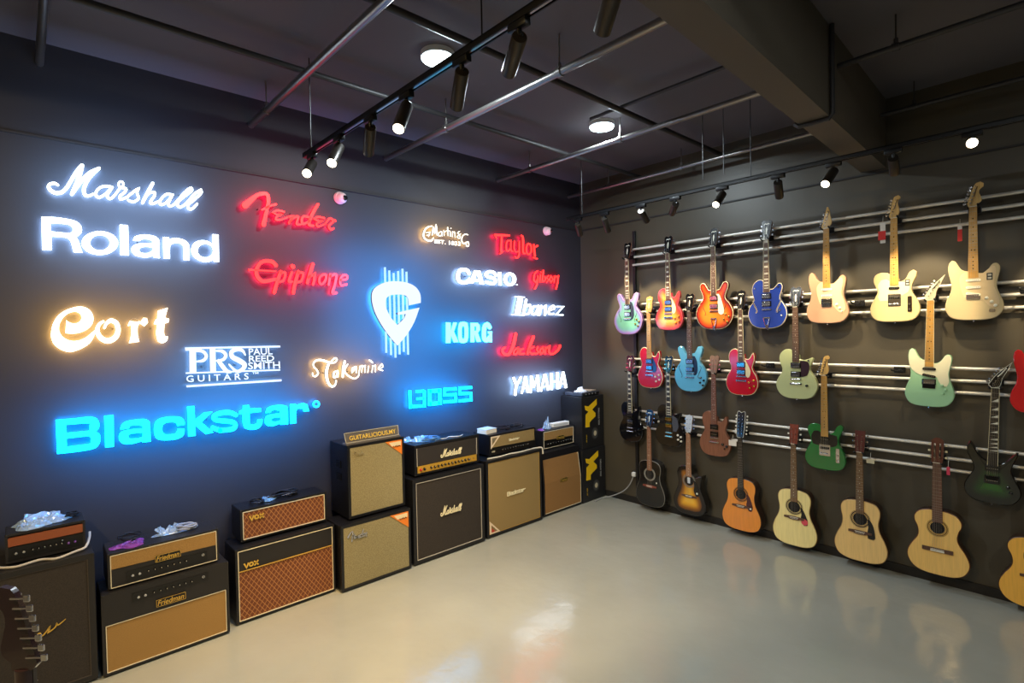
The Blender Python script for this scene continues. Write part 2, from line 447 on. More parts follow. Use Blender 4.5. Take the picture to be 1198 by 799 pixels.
def track(name, x0, x1, y, z, label, rods):
    t = thing(name, label, 'track', (x0, y, z))
    mb = MB(); w = x1-x0
    for yy in (-.014, .014): mb.box((w/2, yy, 0), (w, .005, .03))
    mb.box((w/2, 0, .012), (w, .033, .006)); mb.box((w/2, 0, -.010), (w, .010, .004), 1)
    mb.build('track_rail', [blackm, P('track_copper', (170, 165, 160), .3, metal=1)], t)
    for q in rods:
        mb = MB(); mb.tube([(q-x0, 0, .015), (q-x0, 0, H-z)], .0035, 6); mb.build('suspension_rod', [blackm], t)
    mb = MB(); mb.box((-.02, 0, 0), (.05, .036, .034), r=.004); mb.build('end_cap', [blackm], t)
T1Y, T1Z = -3.735, 3.2
track('lighting_track', .80, 4.4, T1Y, T1Z, 'black lighting track hung in front of the sign wall', (.86, 2.62, 3.9))
T2Y, T2Z = -.90, 3.17
track('lighting_track', .62, 6.4, T2Y, T2Z, 'black lighting track hung along the guitar wall', (.78, 2.5, 4.6))
def tube_dir(mount, tip_px, length, near):
    """direction from the swivel that brings the tube's end onto the measured sight line"""
    M0 = Vector(mount) + Vector((0, 0, -.05))
    d = (_f*FPX + RX*(tip_px[0]-599.0) - UX*(tip_px[1]-399.5)).normalized()
    w = M0-CAM; bq = d.dot(w); c = w.dot(w)-length*length; disc = bq*bq-c
    if disc < 0: return (CAM + d*bq)-M0
    t = bq - math.sqrt(disc) if near else bq + math.sqrt(disc)
    return (CAM + d*t)-M0
G1 = 'spotlights on the track before the sign wall'
ordn = ['first', 'second', 'third', 'fourth', 'fifth', 'sixth', 'seventh', 'eighth', 'ninth']
t1 = [(.87, (359, 203), True, (1.0, -4.4, 0)), (1.27, (388, 191), True, (1.1, -3.6, 0)), (1.66, (431, 180), False, (1.0, -2.5, 0)), (2.03, (466, 151), True, (1.1, -3.0, 0)),
      (2.48, (534, 126), False, (.9, -1.5, 0)), (2.84, (595, 86), False, (.9, -.9, 0)), (3.30, (704, 38), False, (1.2, -5.0, 0))]
for k, (x, tip, lit, tg) in enumerate(t1):
    m = (x, T1Y, T1Z-.03)
    spotlight(m, tube_dir(m, tip, .185, lit), 'black tube spotlight, %s from the sign wall end of its track%s' % (ordn[k], ', lens glowing' if lit else ''), lit, 135, (1, .62, .22) if k < 4 else (1, .84, .62), 64, G1, tg, length=.195)
spotlight((3.72, T1Y, T1Z-.03), (-.8, .5, -.15), 'brownish tube spotlight tilted level near the ceiling beam', False, 0, WARM, 50, G1)
G2 = 'spotlights on the track before the guitar wall'
t2 = [(.722, (679, 275), False), (1.063, (712, 271), False), (1.486, (757, 259), False), (1.838, (786, 250), False), (2.266, (837, 240), True), (2.703, (912, 231), False),
      (3.08, (965, 216), True), (3.433, (1047, 203), False)]
for k, (x, tip, lit) in enumerate(t2):
    m = (x, T2Y, T2Z-.03)
    spotlight(m, tube_dir(m, tip, .165, lit), 'black tube spotlight over the guitars, %s from the corner%s' % (ordn[k], ', lens glowing' if lit else ''), lit, 135, (1, .80, .50), 38, G2, (x+.03, 0, 2.10), blend=.5)
m = (3.83, T2Y, T2Z-.03)
spotlight(m, CAM-Vector(m), 'spotlight over the guitars shining bright towards the room', True, 135, (1, .80, .50), 38, G2, (x-.02, 0, 2.10), blend=.5)
for x in (4.25, 4.7):
    m = (x, T2Y, T2Z-.03)
    spotlight(m, (0, .5, -.8), 'black tube spotlight beyond the bright one, %s' % ('nearer it' if x < 4.5 else 'further from it'), False, 135, (1, .80, .50), 38, G2, (x, 0, 2.10), blend=.5)

# dome cameras on the sign wall
for (px, py, lab) in ((399, 231, 'small white dome security camera above the red script signs'), (641, 270, 'small white dome security camera near the room corner')):
    p = survey(0, .03, px, py)
    t = thing('security_camera', lab, 'camera', (0.0, p.y, p.z), PI/2, group='dome cameras on the sign wall')
    mb = MB(); mb.tube([(0, 0, 0), (0, -.012, 0), (0, -.03, 0)], [.052, .052, .045], 24); mb.build('camera_base', [P('white_plastic', (225, 205, 205), .35)], t, True)
    mb = MB()
    mb.tube([(.004, -.025, -.004), (.006, -.045, -.005), (.008, -.062, -.007), (.010, -.07, -.008)], [.046, .044, .032, .012], 24)
    mb.build('camera_ball', [MATS['white_plastic']], t, True)
    mb = MB(); mb.tube([(.016, -.058, -.006), (.024, -.076, -.008)], [.024, .018], 20); mb.build('lens', [P('lens_black', (12, 12, 14), .1, coat=1)], t, True)
# ================================================================== GLOWING SIGNS
SX = .050          # front face of the letters stands this far off the wall
SIGN_LOG = {}
HALO = {'white': ((.80, .92, 1.0), 5.0, (.38, .60, 1.0), 30, .65), 'red': ((1, .016, .013), 5.0, (1, .004, .05), 34, .45), 'warm': ((1, .88, .70), 4.0, (1, .55, .15), 38, .8),
        'cyan': ((0, .48, 1.0), 5.5, (0, .30, 1.0), 40, .9), 'ice': ((.10, 1.0, 1.15), 5.0, (0, .36, 1.0), 34, .8), 'soft': ((.95, .93, .92), .92, (.04, .34, 1.0), 45, .5), 'prs': ((.85, .95, 1.15), 1.2, (.20, .50, 1.0), 22, .9)}
def sign(label, style, letters, ox, oy, sc, wash=None, area_scale=1.0, partname='letter'):
    """letters: list of (shapes, crop) groups; each group of shapes is one raised character"""
    fc, fs, bc, bs, wm = HALO[style]
    fm = emit('sign_face_'+style, fc, fs); sm = emit('sign_side_'+style, fc, fs*.10); bk = emit('sign_back_'+style, bc, bs)
    allp = []
    def mk(ox, oy, sc):
        def fn(x, y, d):
            p = survey(0, SX, ox+x/sc, oy+y/sc)
            return (d, p.y, p.z)
        return fn
    groups = []
    for g in letters:
        c = (ox, oy, sc); 
        if isinstance(g[0], tuple) and g[0][0] == 'crop': c = g[0][1:]; g = g[1:]
        mb = MB(); draw(mb, list(g), mk(*c),   .028, SX, thin=c[2]*(.42 if style in ('white', 'warm') else .22 if style != 'soft' else 0)); groups.append((mb, g, c)); allp += mb.v
    y0 = min(p[1] for p in allp); y1 = max(p[1] for p in allp); z0 = min(p[2] for p in allp); z1 = max(p[2] for p in allp)
    cy, cz = (y0+y1)/2, (z0+z1)/2
    t = thing('illuminated_sign', label, 'sign', (0, cy, cz), group='glowing lettering on the sign wall')
    for mb, g, c in groups:
        mb.v = [(p[0], p[1]-cy, p[2]-cz) for p in mb.v]
        mb.build(partname, [fm, sm, bk], t)
    for k in range(3):
        mb = MB(); f = (k+.5)/3
        mb.tube([(0.001, y0+(y1-y0)*f-cy, 0), (.028, y0+(y1-y0)*f-cy, 0)], .004, 6)
        mb.build('standoff', [darkp], t); mb = MB()
    # added unseen area lamp facing the wall, imitating the letters' wide glow
    w = wash if wash is not None else 1.0
    ld = bpy.data.lights.new('added_sign_wash', 'AREA'); ld.shape = 'RECTANGLE'; ld.size = (y1-y0)*.8; ld.size_y = (z1-z0)*.8
    ld.energy = 22*wm*w*area_scale*max(.12, (y1-y0)*(z1-z0))*2; ld.color = bc
    q_ = {'soft': (2.6, 2.6), 'cyan': (1.15, 1.25), 'ice': (1.6, 2.4), 'red': (1, .8)}.get(style, (1.1, 1.1)); ld.size *= q_[0]; ld.size_y *= q_[0]; ld.energy *= q_[1]
    lo = bpy.data.objects.new('added_sign_wash', ld); COL.objects.link(lo); lo.parent = t; lo.location = (.34, 0, 0)
    lo['kind'] = 'helper'
    lo.rotation_euler = Vector((-1, 0, 0)).to_track_quat('-Z', 'Y').to_euler()
    SIGN_LOG[label] = [(cy, cz, y1-y0, z1-z0)]
    return t
def S(w, *p): return ('s', w, list(p))
def LN(w, *p): return ('l', w, list(p))
def PG(*l): return ('p',) + tuple(l)
def QG(*l): return ('q',) + tuple(l)
A = ('crop', 50, 185, 11.98); B = ('crop', 145, 190, 11.98)
SCRIPT_M = [
 (A, S([40, 48, 50, 55, 58, 60, 62, 62, 62, 62, 64], (215, 378), (165, 352), (105, 362), (80, 400), (110, 450), (180, 487), (265, 478), (335, 415), (400, 310), (470, 195), (545, 105)),
     S([64, 66, 66, 68, 62], (552, 105), (528, 200), (492, 300), (450, 410), (410, 500)),
     S([56, 56, 60, 60, 52], (410, 505), (480, 410), (560, 300), (660, 205), (790, 142)),
     S([50, 56, 60, 62, 56, 48, 42], (792, 142), (690, 235), (620, 325), (578, 430), (590, 510), (640, 530), (705, 505)),
     S([40, 42, 44, 46, 46, 46, 44, 44], (970, 405), (905, 392), (820, 405), (755, 460), (748, 525), (800, 548), (880, 500), (965, 410)),
     S([46, 46, 44, 42, 42], (975, 410), (905, 520), (935, 568), (990, 540), (1090, 410)),
     S([36, 36, 36, 36, 36, 40, 46, 46, 44, 42], (1095, 415), (1130, 375), (1118, 335), (1082, 330), (1062, 365), (1085, 405), (1165, 430), (1148, 480), (1085, 530), (1095, 578), (1195, 540))),
 (B, S([36, 44, 44, 44, 40, 44, 44, 42, 40], (20, 500), (80, 455), (150, 400), (205, 368), (185, 425), (205, 500), (150, 548), (95, 545), (60, 530)),
     S([56, 58, 58, 50], (402, 295), (345, 400), (290, 505), (262, 565)),
     S([40, 44, 46, 46, 44, 42, 40], (300, 500), (355, 430), (425, 420), (425, 475), (370, 550), (400, 580), (500, 540)),
     S([40, 44, 44, 44, 44, 42, 42, 44, 42, 40, 38], (685, 455), (605, 445), (540, 490), (500, 560), (530, 592), (600, 555), (680, 458), (625, 570), (645, 612), (700, 590), (760, 520)),
     S([38, 42, 44, 44, 44, 44, 44, 40], (745, 555), (830, 440), (930, 360), (950, 395), (870, 460), (770, 540), (750, 600), (790, 632)),
     S([40, 42, 42], (790, 630), (850, 595), (905, 540)),
     S([38, 42, 46, 46, 46, 46, 46, 44, 40], (880, 570), (985, 445), (1075, 388), (1080, 430), (980, 525), (905, 590), (905, 645), (955, 650), (1025, 582)))]
sign('white glowing joined script sign, uppermost at the near end of the sign wall', 'white', SCRIPT_M, 0, 0, 1, 1.1, partname='script_lettering')
R1 = ('crop', 40, 245, 10.89); R2 = ('crop', 145, 250, 9.983)
sign('white glowing wide plain-lettered sign directly under the uppermost white script', 'white', [
 (R1, PG([(88, 90), (250, 93), (400, 112), (520, 140), (590, 190), (612, 250), (598, 310), (545, 352), (578, 420), (600, 500), (625, 555), (500, 550), (482, 480), (460, 410), (420, 370), (350, 358), (225, 350), (228, 525), (98, 520)],
         [(215, 180), (330, 185), (440, 200), (487, 235), (488, 272), (455, 295), (380, 292), (215, 275)])),
 (R1, ('e', 836, 428, 238, 156, 838, 425, 122, 92)),
 (R2, QG([(-54, 123), (52, 130), (62, 492), (-48, 483)])),
 (R2, PG([(98, 318), (120, 265), (180, 245), (260, 240), (350, 255), (405, 290), (420, 340), (415, 420), (425, 525), (345, 515), (340, 495), (270, 515), (200, 510), (120, 485), (80, 430), (95, 380), (150, 350), (230, 342), (330, 345), (325, 320), (280, 303), (215, 303), (180, 322)],
         [(180, 420), (200, 400), (260, 390), (332, 400), (325, 430), (280, 455), (220, 455), (185, 440)])),
 (R2, PG([(450, 268), (530, 272), (532, 292), (580, 282), (640, 283), (710, 305), (755, 345), (768, 400), (770, 550), (692, 545), (690, 400), (670, 360), (620, 345), (570, 355), (542, 390), (542, 530), (460, 525)])),
 (R2, PG([(1030, 235), (1108, 240), (1115, 570), (1045, 562), (1040, 545), (985, 567), (920, 565), (850, 535), (800, 490), (782, 430), (795, 370), (830, 330), (890, 308), (950, 308), (1000, 325), (1032, 350)], ellipse(950, 432, 86, 74, 20)))],
 0, 0, 1, 1.1)
C3 = ('crop', 275, 215, 9.584)
SCRIPT_F = [(C3, S([85, 66, 48, 44, 44, 44, 44, 46, 52, 58], (115, 238), (170, 190), (250, 130), (315, 110), (360, 122), (374, 175), (368, 240), (350, 320), (332, 400), (320, 455)),
     S([26, 30, 26], (302, 292), (375, 255), (460, 230)),
     S([26, 28, 26, 24, 26, 28, 28, 28, 24], (550, 315), (475, 300), (428, 322), (472, 345), (525, 342), (465, 372), (462, 402), (520, 402), (600, 370)),
     S([28, 30, 34], (600, 370), (648, 368), (607, 435)), S([28, 30, 32, 30, 26], (610, 430), (665, 378), (708, 375), (692, 450), (740, 455)),
     S([30, 32, 34, 34, 30], (835, 378), (772, 365), (748, 405), (768, 450), (835, 415)), S([36, 40, 40, 38, 30], (930, 232), (880, 310), (842, 400), (832, 458), (880, 470)),
     S([24, 26, 26, 24, 26, 26, 26, 24], (1000, 385), (930, 372), (892, 395), (930, 415), (975, 418), (915, 445), (935, 478), (1015, 450)),
     S([24, 28, 28, 28, 28, 24], (1015, 448), (1060, 390), (1100, 420), (1052, 470), (1072, 512), (1105, 500)), S([24, 24], (1110, 405), (1125, 418)))]
sign('red glowing sign with a huge slanted first letter, upper of the two red script signs', 'red', SCRIPT_F, 0, 0, 1, 1.3, partname='script_lettering')
C4 = ('crop', 285, 295, 9.215)
sign('red glowing slanted script sign crossed by a bar, with three long descenders', 'red', [
 (C4, S([44, 44, 42, 42, 44, 46, 46, 44, 40], (348, 142), (312, 108), (250, 96), (190, 112), (148, 165), (138, 225), (165, 285), (225, 315), (345, 292)), S([26, 22, 20], (62, 190), (150, 195), (345, 206)),
  S([40, 42, 42, 44], (400, 212), (370, 300), (348, 370), (330, 432)), S([30, 32, 32, 30], (400, 222), (448, 225), (432, 300), (385, 320)),
  S([34, 36, 30], (520, 218), (490, 312), (525, 318)), S([50, 52], (525, 152), (532, 158)),
  S([40, 42, 42, 44], (590, 212), (562, 310), (545, 380), (535, 436)), S([30, 32, 32, 30], (590, 222), (642, 228), (625, 305), (580, 325)),
  S([44, 42, 40], (745, 132), (715, 230), (688, 330)), S([32, 34, 36, 32], (700, 270), (765, 235), (762, 300), (750, 345)),
  S(32, (860, 242), (822, 275), (820, 330), (850, 342), (885, 295), (888, 250), (860, 242)),
  S([32, 34], (935, 242), (918, 350)), S([30, 34, 34, 34, 34, 30], (935, 262), (985, 240), (1000, 262), (985, 345), (958, 435), (1000, 438)),
  S([28, 28, 28, 30, 32, 28, 26], (1045, 300), (1108, 290), (1112, 255), (1070, 252), (1042, 300), (1050, 355), (1110, 348)))], 0, 0, 1, 1.2, partname='script_lettering')
C5 = ('crop', 50, 350, 7.4875)
sign('warm white glowing sign of four curly rounded letters', 'warm', [
 (C5, PG([(70, 300), (85, 220), (130, 145), (200, 95), (290, 65), (360, 65), (415, 95), (445, 150), (440, 210), (400, 260), (330, 295), (260, 305), (195, 300), (205, 175), (225, 195), (270, 210), (315, 200), (340, 165), (325, 130), (285, 112), (230, 125), (180, 165), (150, 220), (148, 280), (180, 330), (240, 360), (310, 360), (380, 330), (440, 280), (470, 262), (450, 330), (410, 390), (350, 430), (290, 455), (230, 465), (160, 445), (100, 400), (75, 350)])),
 (C5, S([26, 36, 46, 50, 52, 52, 50, 48, 44, 34, 26], (530, 195), (492, 225), (478, 280), (510, 340), (572, 365), (635, 335), (660, 275), (645, 212), (600, 188), (560, 210), (540, 252))),
 (C5, PG([(740, 240), (760, 190), (800, 165), (838, 175), (850, 205), (880, 160), (915, 163), (925, 205), (890, 242), (850, 215), (835, 240), (835, 310), (850, 375), (750, 388), (770, 320), (772, 232)])),
 (C5, PG([(1100, 70), (1075, 160), (1110, 170), (1105, 205), (1070, 215), (1065, 290), (1075, 325), (1098, 320), (1095, 355), (1075, 378), (1040, 388), (1005, 370), (990, 300), (1000, 225), (968, 220), (985, 180), (1000, 170), (1005, 100)]))], 0, 0, 1, .9)
C6 = ('crop', 210, 395, 9.584)
sign('white glowing sign of three large serif capitals with small words between three bars', 'prs', [
 (C6, LN(24, (62, 120), (1130, 99))), (C6, LN(26, (78, 546), (1145, 478))), (C6, LN(20, (70, 398), (1130, 362))),
 (C6, QG([(108, 125), (186, 125), (192, 395), (110, 395)]), S([20, 40, 42, 40, 20], (185, 152), (262, 155), (300, 205), (268, 255), (188, 268)), LN(22, (65, 138), (250, 134))),
 (C6, QG([(335, 122), (405, 122), (412, 390), (342, 392)]), S([20, 42, 44, 40, 20], (400, 148), (478, 152), (518, 195), (490, 245), (405, 260)), S([50, 54, 50, 30], (440, 262), (485, 325), (530, 375), (575, 385))),
 (C6, S([20, 40, 48, 52, 58, 62, 58, 50, 40, 22], (738, 195), (705, 145), (645, 132), (585, 158), (592, 215), (665, 255), (728, 300), (710, 350), (640, 378), (555, 300))),
 (C6, ('t', 'PAUL', [(775, 122), (1040, 112), (1045, 188), (778, 198)]), ('t', 'REED', [(778, 204), (1060, 196), (1063, 262), (778, 272)]), ('t', 'SMITH', [(770, 278), (1125, 264), (1130, 348), (770, 356)])),
 (C6, ('t', 'G U I T A R S', [(75, 425), (775, 396), (775, 468), (80, 500)]), ('t', 'TM', [(815, 388), (885, 384), (885, 406), (815, 410)]))], 0, 0, 1, .9)
K1 = ('crop', 55, 460, 7.047); K2 = ('crop', 215, 460, 7.047)
WIDE_B = [
 (K1, PG([(70, 218), (230, 205), (350, 192), (410, 205), (432, 245), (428, 290), (405, 315), (437, 340), (442, 385), (425, 430), (380, 462), (250, 485), (82, 503)], [(158, 262), (335, 250), (350, 262), (348, 298), (335, 308), (162, 325)], [(163, 375), (345, 355), (360, 370), (358, 402), (340, 416), (165, 438)])),
 (K1, QG([(470, 185), (550, 178), (553, 443), (478, 450)])),
 (K1, PG([(600, 300), (615, 255), (660, 228), (740, 215), (810, 212), (850, 235), (858, 400), (785, 408), (783, 398), (700, 420), (630, 420), (593, 390), (592, 345), (620, 312), (700, 295), (785, 288), (782, 270), (740, 265), (690, 270), (672, 292)], [(672, 350), (700, 335), (785, 330), (785, 358), (740, 370), (680, 372)])),
 (K1, PG([(1135, 262), (1135, 230), (1110, 200), (1050, 190), (960, 198), (900, 225), (880, 280), (885, 345), (910, 380), (970, 390), (1060, 383), (1115, 360), (1133, 330), (1135, 290), (1075, 290), (1065, 320), (1040, 335), (975, 338), (952, 310), (955, 265), (985, 245), (1040, 240), (1065, 250), (1072, 272)])),
 (K2, QG([(25, 108), (90, 103), (93, 215), (165, 157), (240, 150), (150, 240), (250, 325), (180, 340), (97, 270), (100, 352), (35, 360)])),
 (K2, S([40, 42, 42, 40, 42, 42, 42, 42, 40], (430, 180), (380, 160), (300, 165), (248, 190), (270, 222), (395, 236), (425, 262), (400, 295), (300, 308), ) , S([42, 40], (300, 308), (238, 285))),
 (K2, PG([(485, 100), (540, 95), (545, 125), (640, 120), (640, 155), (545, 165), (545, 250), (570, 258), (600, 245), (605, 215), (650, 210), (645, 260), (610, 295), (550, 303), (500, 290), (485, 250), (480, 175), (455, 175), (455, 145), (483, 135)])),
 (K2, PG([(670, 165), (680, 125), (720, 105), (790, 95), (840, 100), (858, 125), (862, 258), (795, 262), (790, 253), (740, 272), (690, 270), (665, 245), (668, 205), (690, 180), (750, 168), (790, 165), (788, 146), (750, 140), (725, 148), (718, 162)], [(725, 215), (745, 205), (795, 202), (795, 222), (760, 232), (728, 230)])),
 (K2, PG([(872, 90), (925, 85), (927, 97), (980, 80), (1020, 90), (1038, 150), (985, 152), (978, 130), (950, 128), (930, 148), (930, 248), (875, 255)])),
 (K2, ('e', 1092, 90, 32, 32, 1092, 90, 14, 14))]
sign('largest cyan glowing sign in wide letters, ending in a tiny ring', 'cyan', WIDE_B, 0, 0, 1, 1.6)
C8 = ('crop', 355, 410, 11.41)
sign('warm white glowing thin fancy script sign with a curled first letter', 'warm', [
 (C8, S([22, 26, 28, 28, 26, 26, 28, 32, 36, 34, 28, 26, 26, 26], (122, 300), (128, 335), (162, 345), (195, 310), (180, 262), (138, 215), (140, 160), (190, 128), (260, 132), (340, 158), (415, 160), (448, 122), (422, 102), (375, 140)),
  S([38, 44, 44, 40, 32, 28, 24], (338, 175), (312, 260), (312, 360), (340, 445), (388, 483), (428, 450), (438, 400)),
  S([24, 28, 30, 28, 26, 30], (462, 270), (412, 290), (402, 348), (430, 358), (462, 275), (458, 352)),
  S([36, 40, 36], (552, 145), (532, 240), (525, 352)), S([26, 28, 30, 26, 22, 20], (590, 185), (548, 268), (600, 338), (680, 375), (732, 345), (742, 298)),
  S([22, 26, 28, 24, 26], (700, 215), (652, 240), (650, 290), (708, 222), (705, 292)),
  S(20, (756, 208), (742, 292)), S(20, (752, 222), (786, 202), (778, 292)), S(20, (790, 218), (826, 200), (820, 292)),
  S(22, (870, 210), (860, 292)), S([26, 30, 22], (880, 130), (905, 145), (925, 165)), S(20, (926, 202), (915, 292)), S(20, (925, 218), (960, 196), (962, 286)),
  S([20, 22, 22, 24, 22], (1008, 250), (1060, 218), (1048, 180), (1000, 240), (1058, 268)))], 0, 0, 1, .8, partname='script_lettering')
C9 = ('crop', 420, 305, 6.659)
bars = [(C9, LN(11, a, b)) for a, b in (((207, 50), (218, 718)), ((241, 75), (255, 735)), ((275, 95), (290, 755)), ((310, 80), (322, 730)), ((344, 62), (355, 710)), ((375, 85), (388, 732)))]
t = sign('white plectrum emblem cut as a letter with six upright string bars', 'soft', [(C9, PG([(482, 328), (478, 262), (445, 208), (385, 174), (300, 160), (220, 165), (150, 192), (108, 235), (100, 300), (120, 390), (170, 490), (235, 585), (300, 662), (370, 580), (430, 480), (472, 365), (390, 383), (302, 403), (302, 422), (365, 415), (350, 450), (300, 500), (250, 445), (215, 375), (205, 325), (220, 285), (260, 266), (345, 266), (380, 290), (388, 348)]))], 0, 0, 1, 2.2, partname='plectrum_plate')  # face emission stands in for light on a grey-white plate
cz = t.location
bm_ = emit('sign_bar_ice', (.55, .85, 1.0), 1.0)
for g in bars:
    mb = MB()
    def fn(x, y, d, c=g[0][1:]):
        p = survey(0, SX, c[0]+x/c[2], c[1]+y/c[2]); return (d, p.y-cz.y, p.z-cz.z)
    draw(mb, g[1:], fn, .030, .044, (0, 0, 1)); mb.build('string_bar', [bm_, MATS['sign_back_soft']], t)
C10 = ('crop', 485, 255, 15.97)
sign('small warm white glowing arched script sign with a date line under it', 'warm', [
 (C10, S([26, 36, 40, 40, 38, 40, 40, 34], (330, 150), (262, 165), (202, 212), (172, 290), (178, 365), (235, 415), (310, 425), (352, 375)), S([20, 24, 22], (215, 275), (290, 262), (262, 345)), S(18, (225, 320), (285, 318)),
  S([26, 34, 30, 34, 34], (330, 320), (350, 175), (378, 290), (402, 130), (425, 315)),
  S(22, (500, 250), (455, 280), (458, 338), (502, 320), (512, 258), (515, 338)), S(22, (548, 232), (556, 330)), S(20, (552, 270), (592, 240)), S(24, (620, 172), (628, 330)), S(16, (600, 238), (655, 242)), S(22, (665, 245), (672, 342)), S(26, (680, 188), (684, 194)),
  S(20, (710, 250), (706, 350)), S(20, (708, 275), (748, 262), (758, 362)), S(22, (845, 250), (808, 275), (852, 345), (838, 382), (800, 350), (862, 295)),
  S([24, 28, 30, 30, 30, 24], (1000, 315), (945, 302), (892, 352), (885, 435), (922, 478), (968, 450)), S(26, (990, 445), (962, 475), (982, 532), (1014, 515), (1008, 455), (990, 445))),
 (C10, ('t', 'EST. 1833', [(372, 400), (860, 445), (860, 522), (372, 468)]))], 0, 0, 1, .7, partname='script_lettering')
C11 = ('crop', 570, 260, 15.99)
sign('red glowing upright letter sign with a flat-topped first letter, near the corner camera', 'red', [
 (C11, S([50, 48, 46, 44], (150, 238), (215, 242), (310, 245), (412, 248)), S([34, 28], (150, 245), (182, 308)), S([44, 46, 48], (272, 260), (268, 400), (262, 540)), S([30, 34], (238, 590), (295, 548)),
  S([30, 34, 36, 36, 34, 30], (442, 345), (380, 352), (358, 425), (362, 515), (400, 535), (442, 470)), S([34, 34, 28], (445, 340), (446, 520), (485, 545)),
  S([32, 34, 36, 32], (512, 350), (506, 480), (535, 555), (590, 540)), S([34, 36, 36, 34, 28], (602, 360), (600, 560), (590, 635), (550, 668), (520, 640)),
  S([32, 44, 44, 34], (640, 248), (668, 300), (672, 555), (712, 582)), S(38, (772, 402), (738, 455), (738, 560), (780, 600), (822, 550), (820, 445), (772, 402)),
  S([36, 42, 44], (872, 420), (880, 520), (892, 630)), S([30, 36], (860, 658), (932, 682)), S([34, 40], (892, 470), (942, 438)))], 0, 0, 1, .9, partname='script_lettering')
C12 = ('crop', 525, 305, 8.557)
sign('white glowing heavy capital sign with a full stop, right of the plectrum emblem', 'white', [
 (C12, S([40, 42, 42, 42, 44, 44, 42, 42, 42, 40], (203, 128), (186, 98), (150, 90), (112, 98), (94, 140), (96, 185), (115, 210), (155, 218), (190, 210), (208, 186))),
 (C12, QG([(250, 95), (318, 95), (358, 242), (306, 238), (300, 214), (257, 212), (247, 232), (200, 228)], [(280, 140), (266, 180), (296, 183)])),
 (C12, S([34, 36, 36, 36, 36, 36, 36, 36, 34], (472, 145), (450, 118), (410, 110), (374, 128), (384, 156), (448, 176), (468, 205), (440, 230), (372, 212))),
 (C12, QG([(490, 110), (530, 113), (533, 252), (495, 250)])), (C12, ('e', 612, 186, 68, 72, 612, 186, 24, 40)), (C12, ('e', 683, 240, 10, 10))], 0, 0, 1, 1.1)
C13 = C12
sign('smallest red glowing script sign, between the white capitals and the corner', 'red', [
 (C13, S([16, 20, 22, 22, 20, 18], (892, 102), (862, 130), (852, 190), (872, 215), (892, 180), (892, 152)), S([20, 20, 20], (894, 180), (882, 240), (862, 280)), S(20, (918, 142), (912, 212)), S(16, (922, 112), (925, 118)),
  S(20, (948, 100), (935, 210)), S([18, 20, 20], (938, 208), (966, 195), (962, 160)), S(16, (1000, 150), (980, 170), (998, 190), (980, 216)), S(18, (1022, 155), (1010, 190), (1025, 215), (1042, 185), (1022, 155)),
  S(20, (1062, 155), (1055, 215)), S([18, 20, 20, 18], (1062, 165), (1096, 155), (1090, 215), (1075, 282)))], 0, 0, 1, .8, partname='script_lettering')
sign('white glowing slanted serif sign just beneath the smallest red script', 'white', [
 (C12, QG([(690, 362), (748, 366), (718, 540), (655, 536)]), LN(16, (660, 360), (762, 366)), LN(14, (625, 540), (762, 546))),
 (C12, S([30, 32, 32], (776, 392), (762, 460), (748, 530)), S([22, 28, 30, 26, 20], (768, 465), (808, 442), (818, 480), (798, 528), (755, 540))),
 (C12, S([22, 28, 30, 26, 22], (885, 455), (845, 465), (830, 520), (860, 535), (892, 480)), S([26, 26, 20], (898, 450), (884, 530), (902, 542))),
 (C12, S([26, 26], (928, 452), (910, 540)), S([20, 28, 28], (925, 478), (972, 452), (964, 540))),
 (C12, S([20, 22, 24, 28, 28, 22], (1012, 495), (1058, 480), (1048, 450), (1010, 480), (1005, 530), (1052, 530))),
 (C12, LN(20, (1078, 460), (1150, 460), (1075, 540), (1148, 544)))], 0, 0, 1, 1.0)
C15 = ('crop', 575, 380, 8.874)
sign('red glowing script sign with a tail, between two white signs close to the corner', 'red', [
 (C15, S([34, 38, 38, 36, 34, 32, 26], (252, 95), (238, 170), (215, 245), (178, 305), (130, 300), (116, 262), (142, 235)), S([22, 24, 26, 24, 24, 22], (275, 240), (242, 262), (232, 298), (262, 300), (280, 245), (285, 300)),
  S([22, 24, 26, 22], (335, 250), (302, 262), (300, 300), (345, 298)), S([34, 34, 32], (435, 125), (402, 210), (375, 300)), S([22, 26, 26, 22], (440, 230), (392, 262), (420, 300), (455, 292)),
  S(22, (482, 232), (472, 258), (488, 288), (455, 302)), S(24, (532, 237), (506, 262), (512, 300), (540, 282), (532, 237)), S(24, (562, 237), (556, 300)), S([22, 26, 26, 26, 26, 30], (560, 250), (602, 226), (600, 288), (640, 300), (690, 262), (712, 218)))],
 0, 0, 1, 1.1, partname='script_lettering')
sign('white glowing tall narrow capital sign, nearest above the amplifier stacks', 'white', [
 (C15, LN(34, (228, 545), (262, 632)), LN(28, (308, 538), (262, 632)), LN(32, (258, 622), (245, 735))), (C15, LN(26, (315, 715), (350, 535)), LN(34, (352, 535), (380, 705)), LN(18, (330, 662), (370, 654))),
 (C15, LN(26, (408, 708), (410, 530)), LN(32, (412, 530), (440, 652)), LN(22, (440, 652), (478, 520)), LN(34, (480, 520), (488, 692))), (C15, LN(26, (515, 692), (552, 512)), LN(34, (554, 512), (592, 680)), LN(18, (532, 645), (578, 637))),
 (C15, LN(34, (625, 675), (622, 500)), LN(34, (688, 666), (684, 492)), LN(24, (625, 592), (683, 583))), (C15, LN(26, (705, 662), (742, 488)), LN(34, (744, 488), (775, 655)), LN(18, (722, 615), (765, 606)))], 0, 0, 1, 1.2)
C17 = ('crop', 470, 370, 6.948)
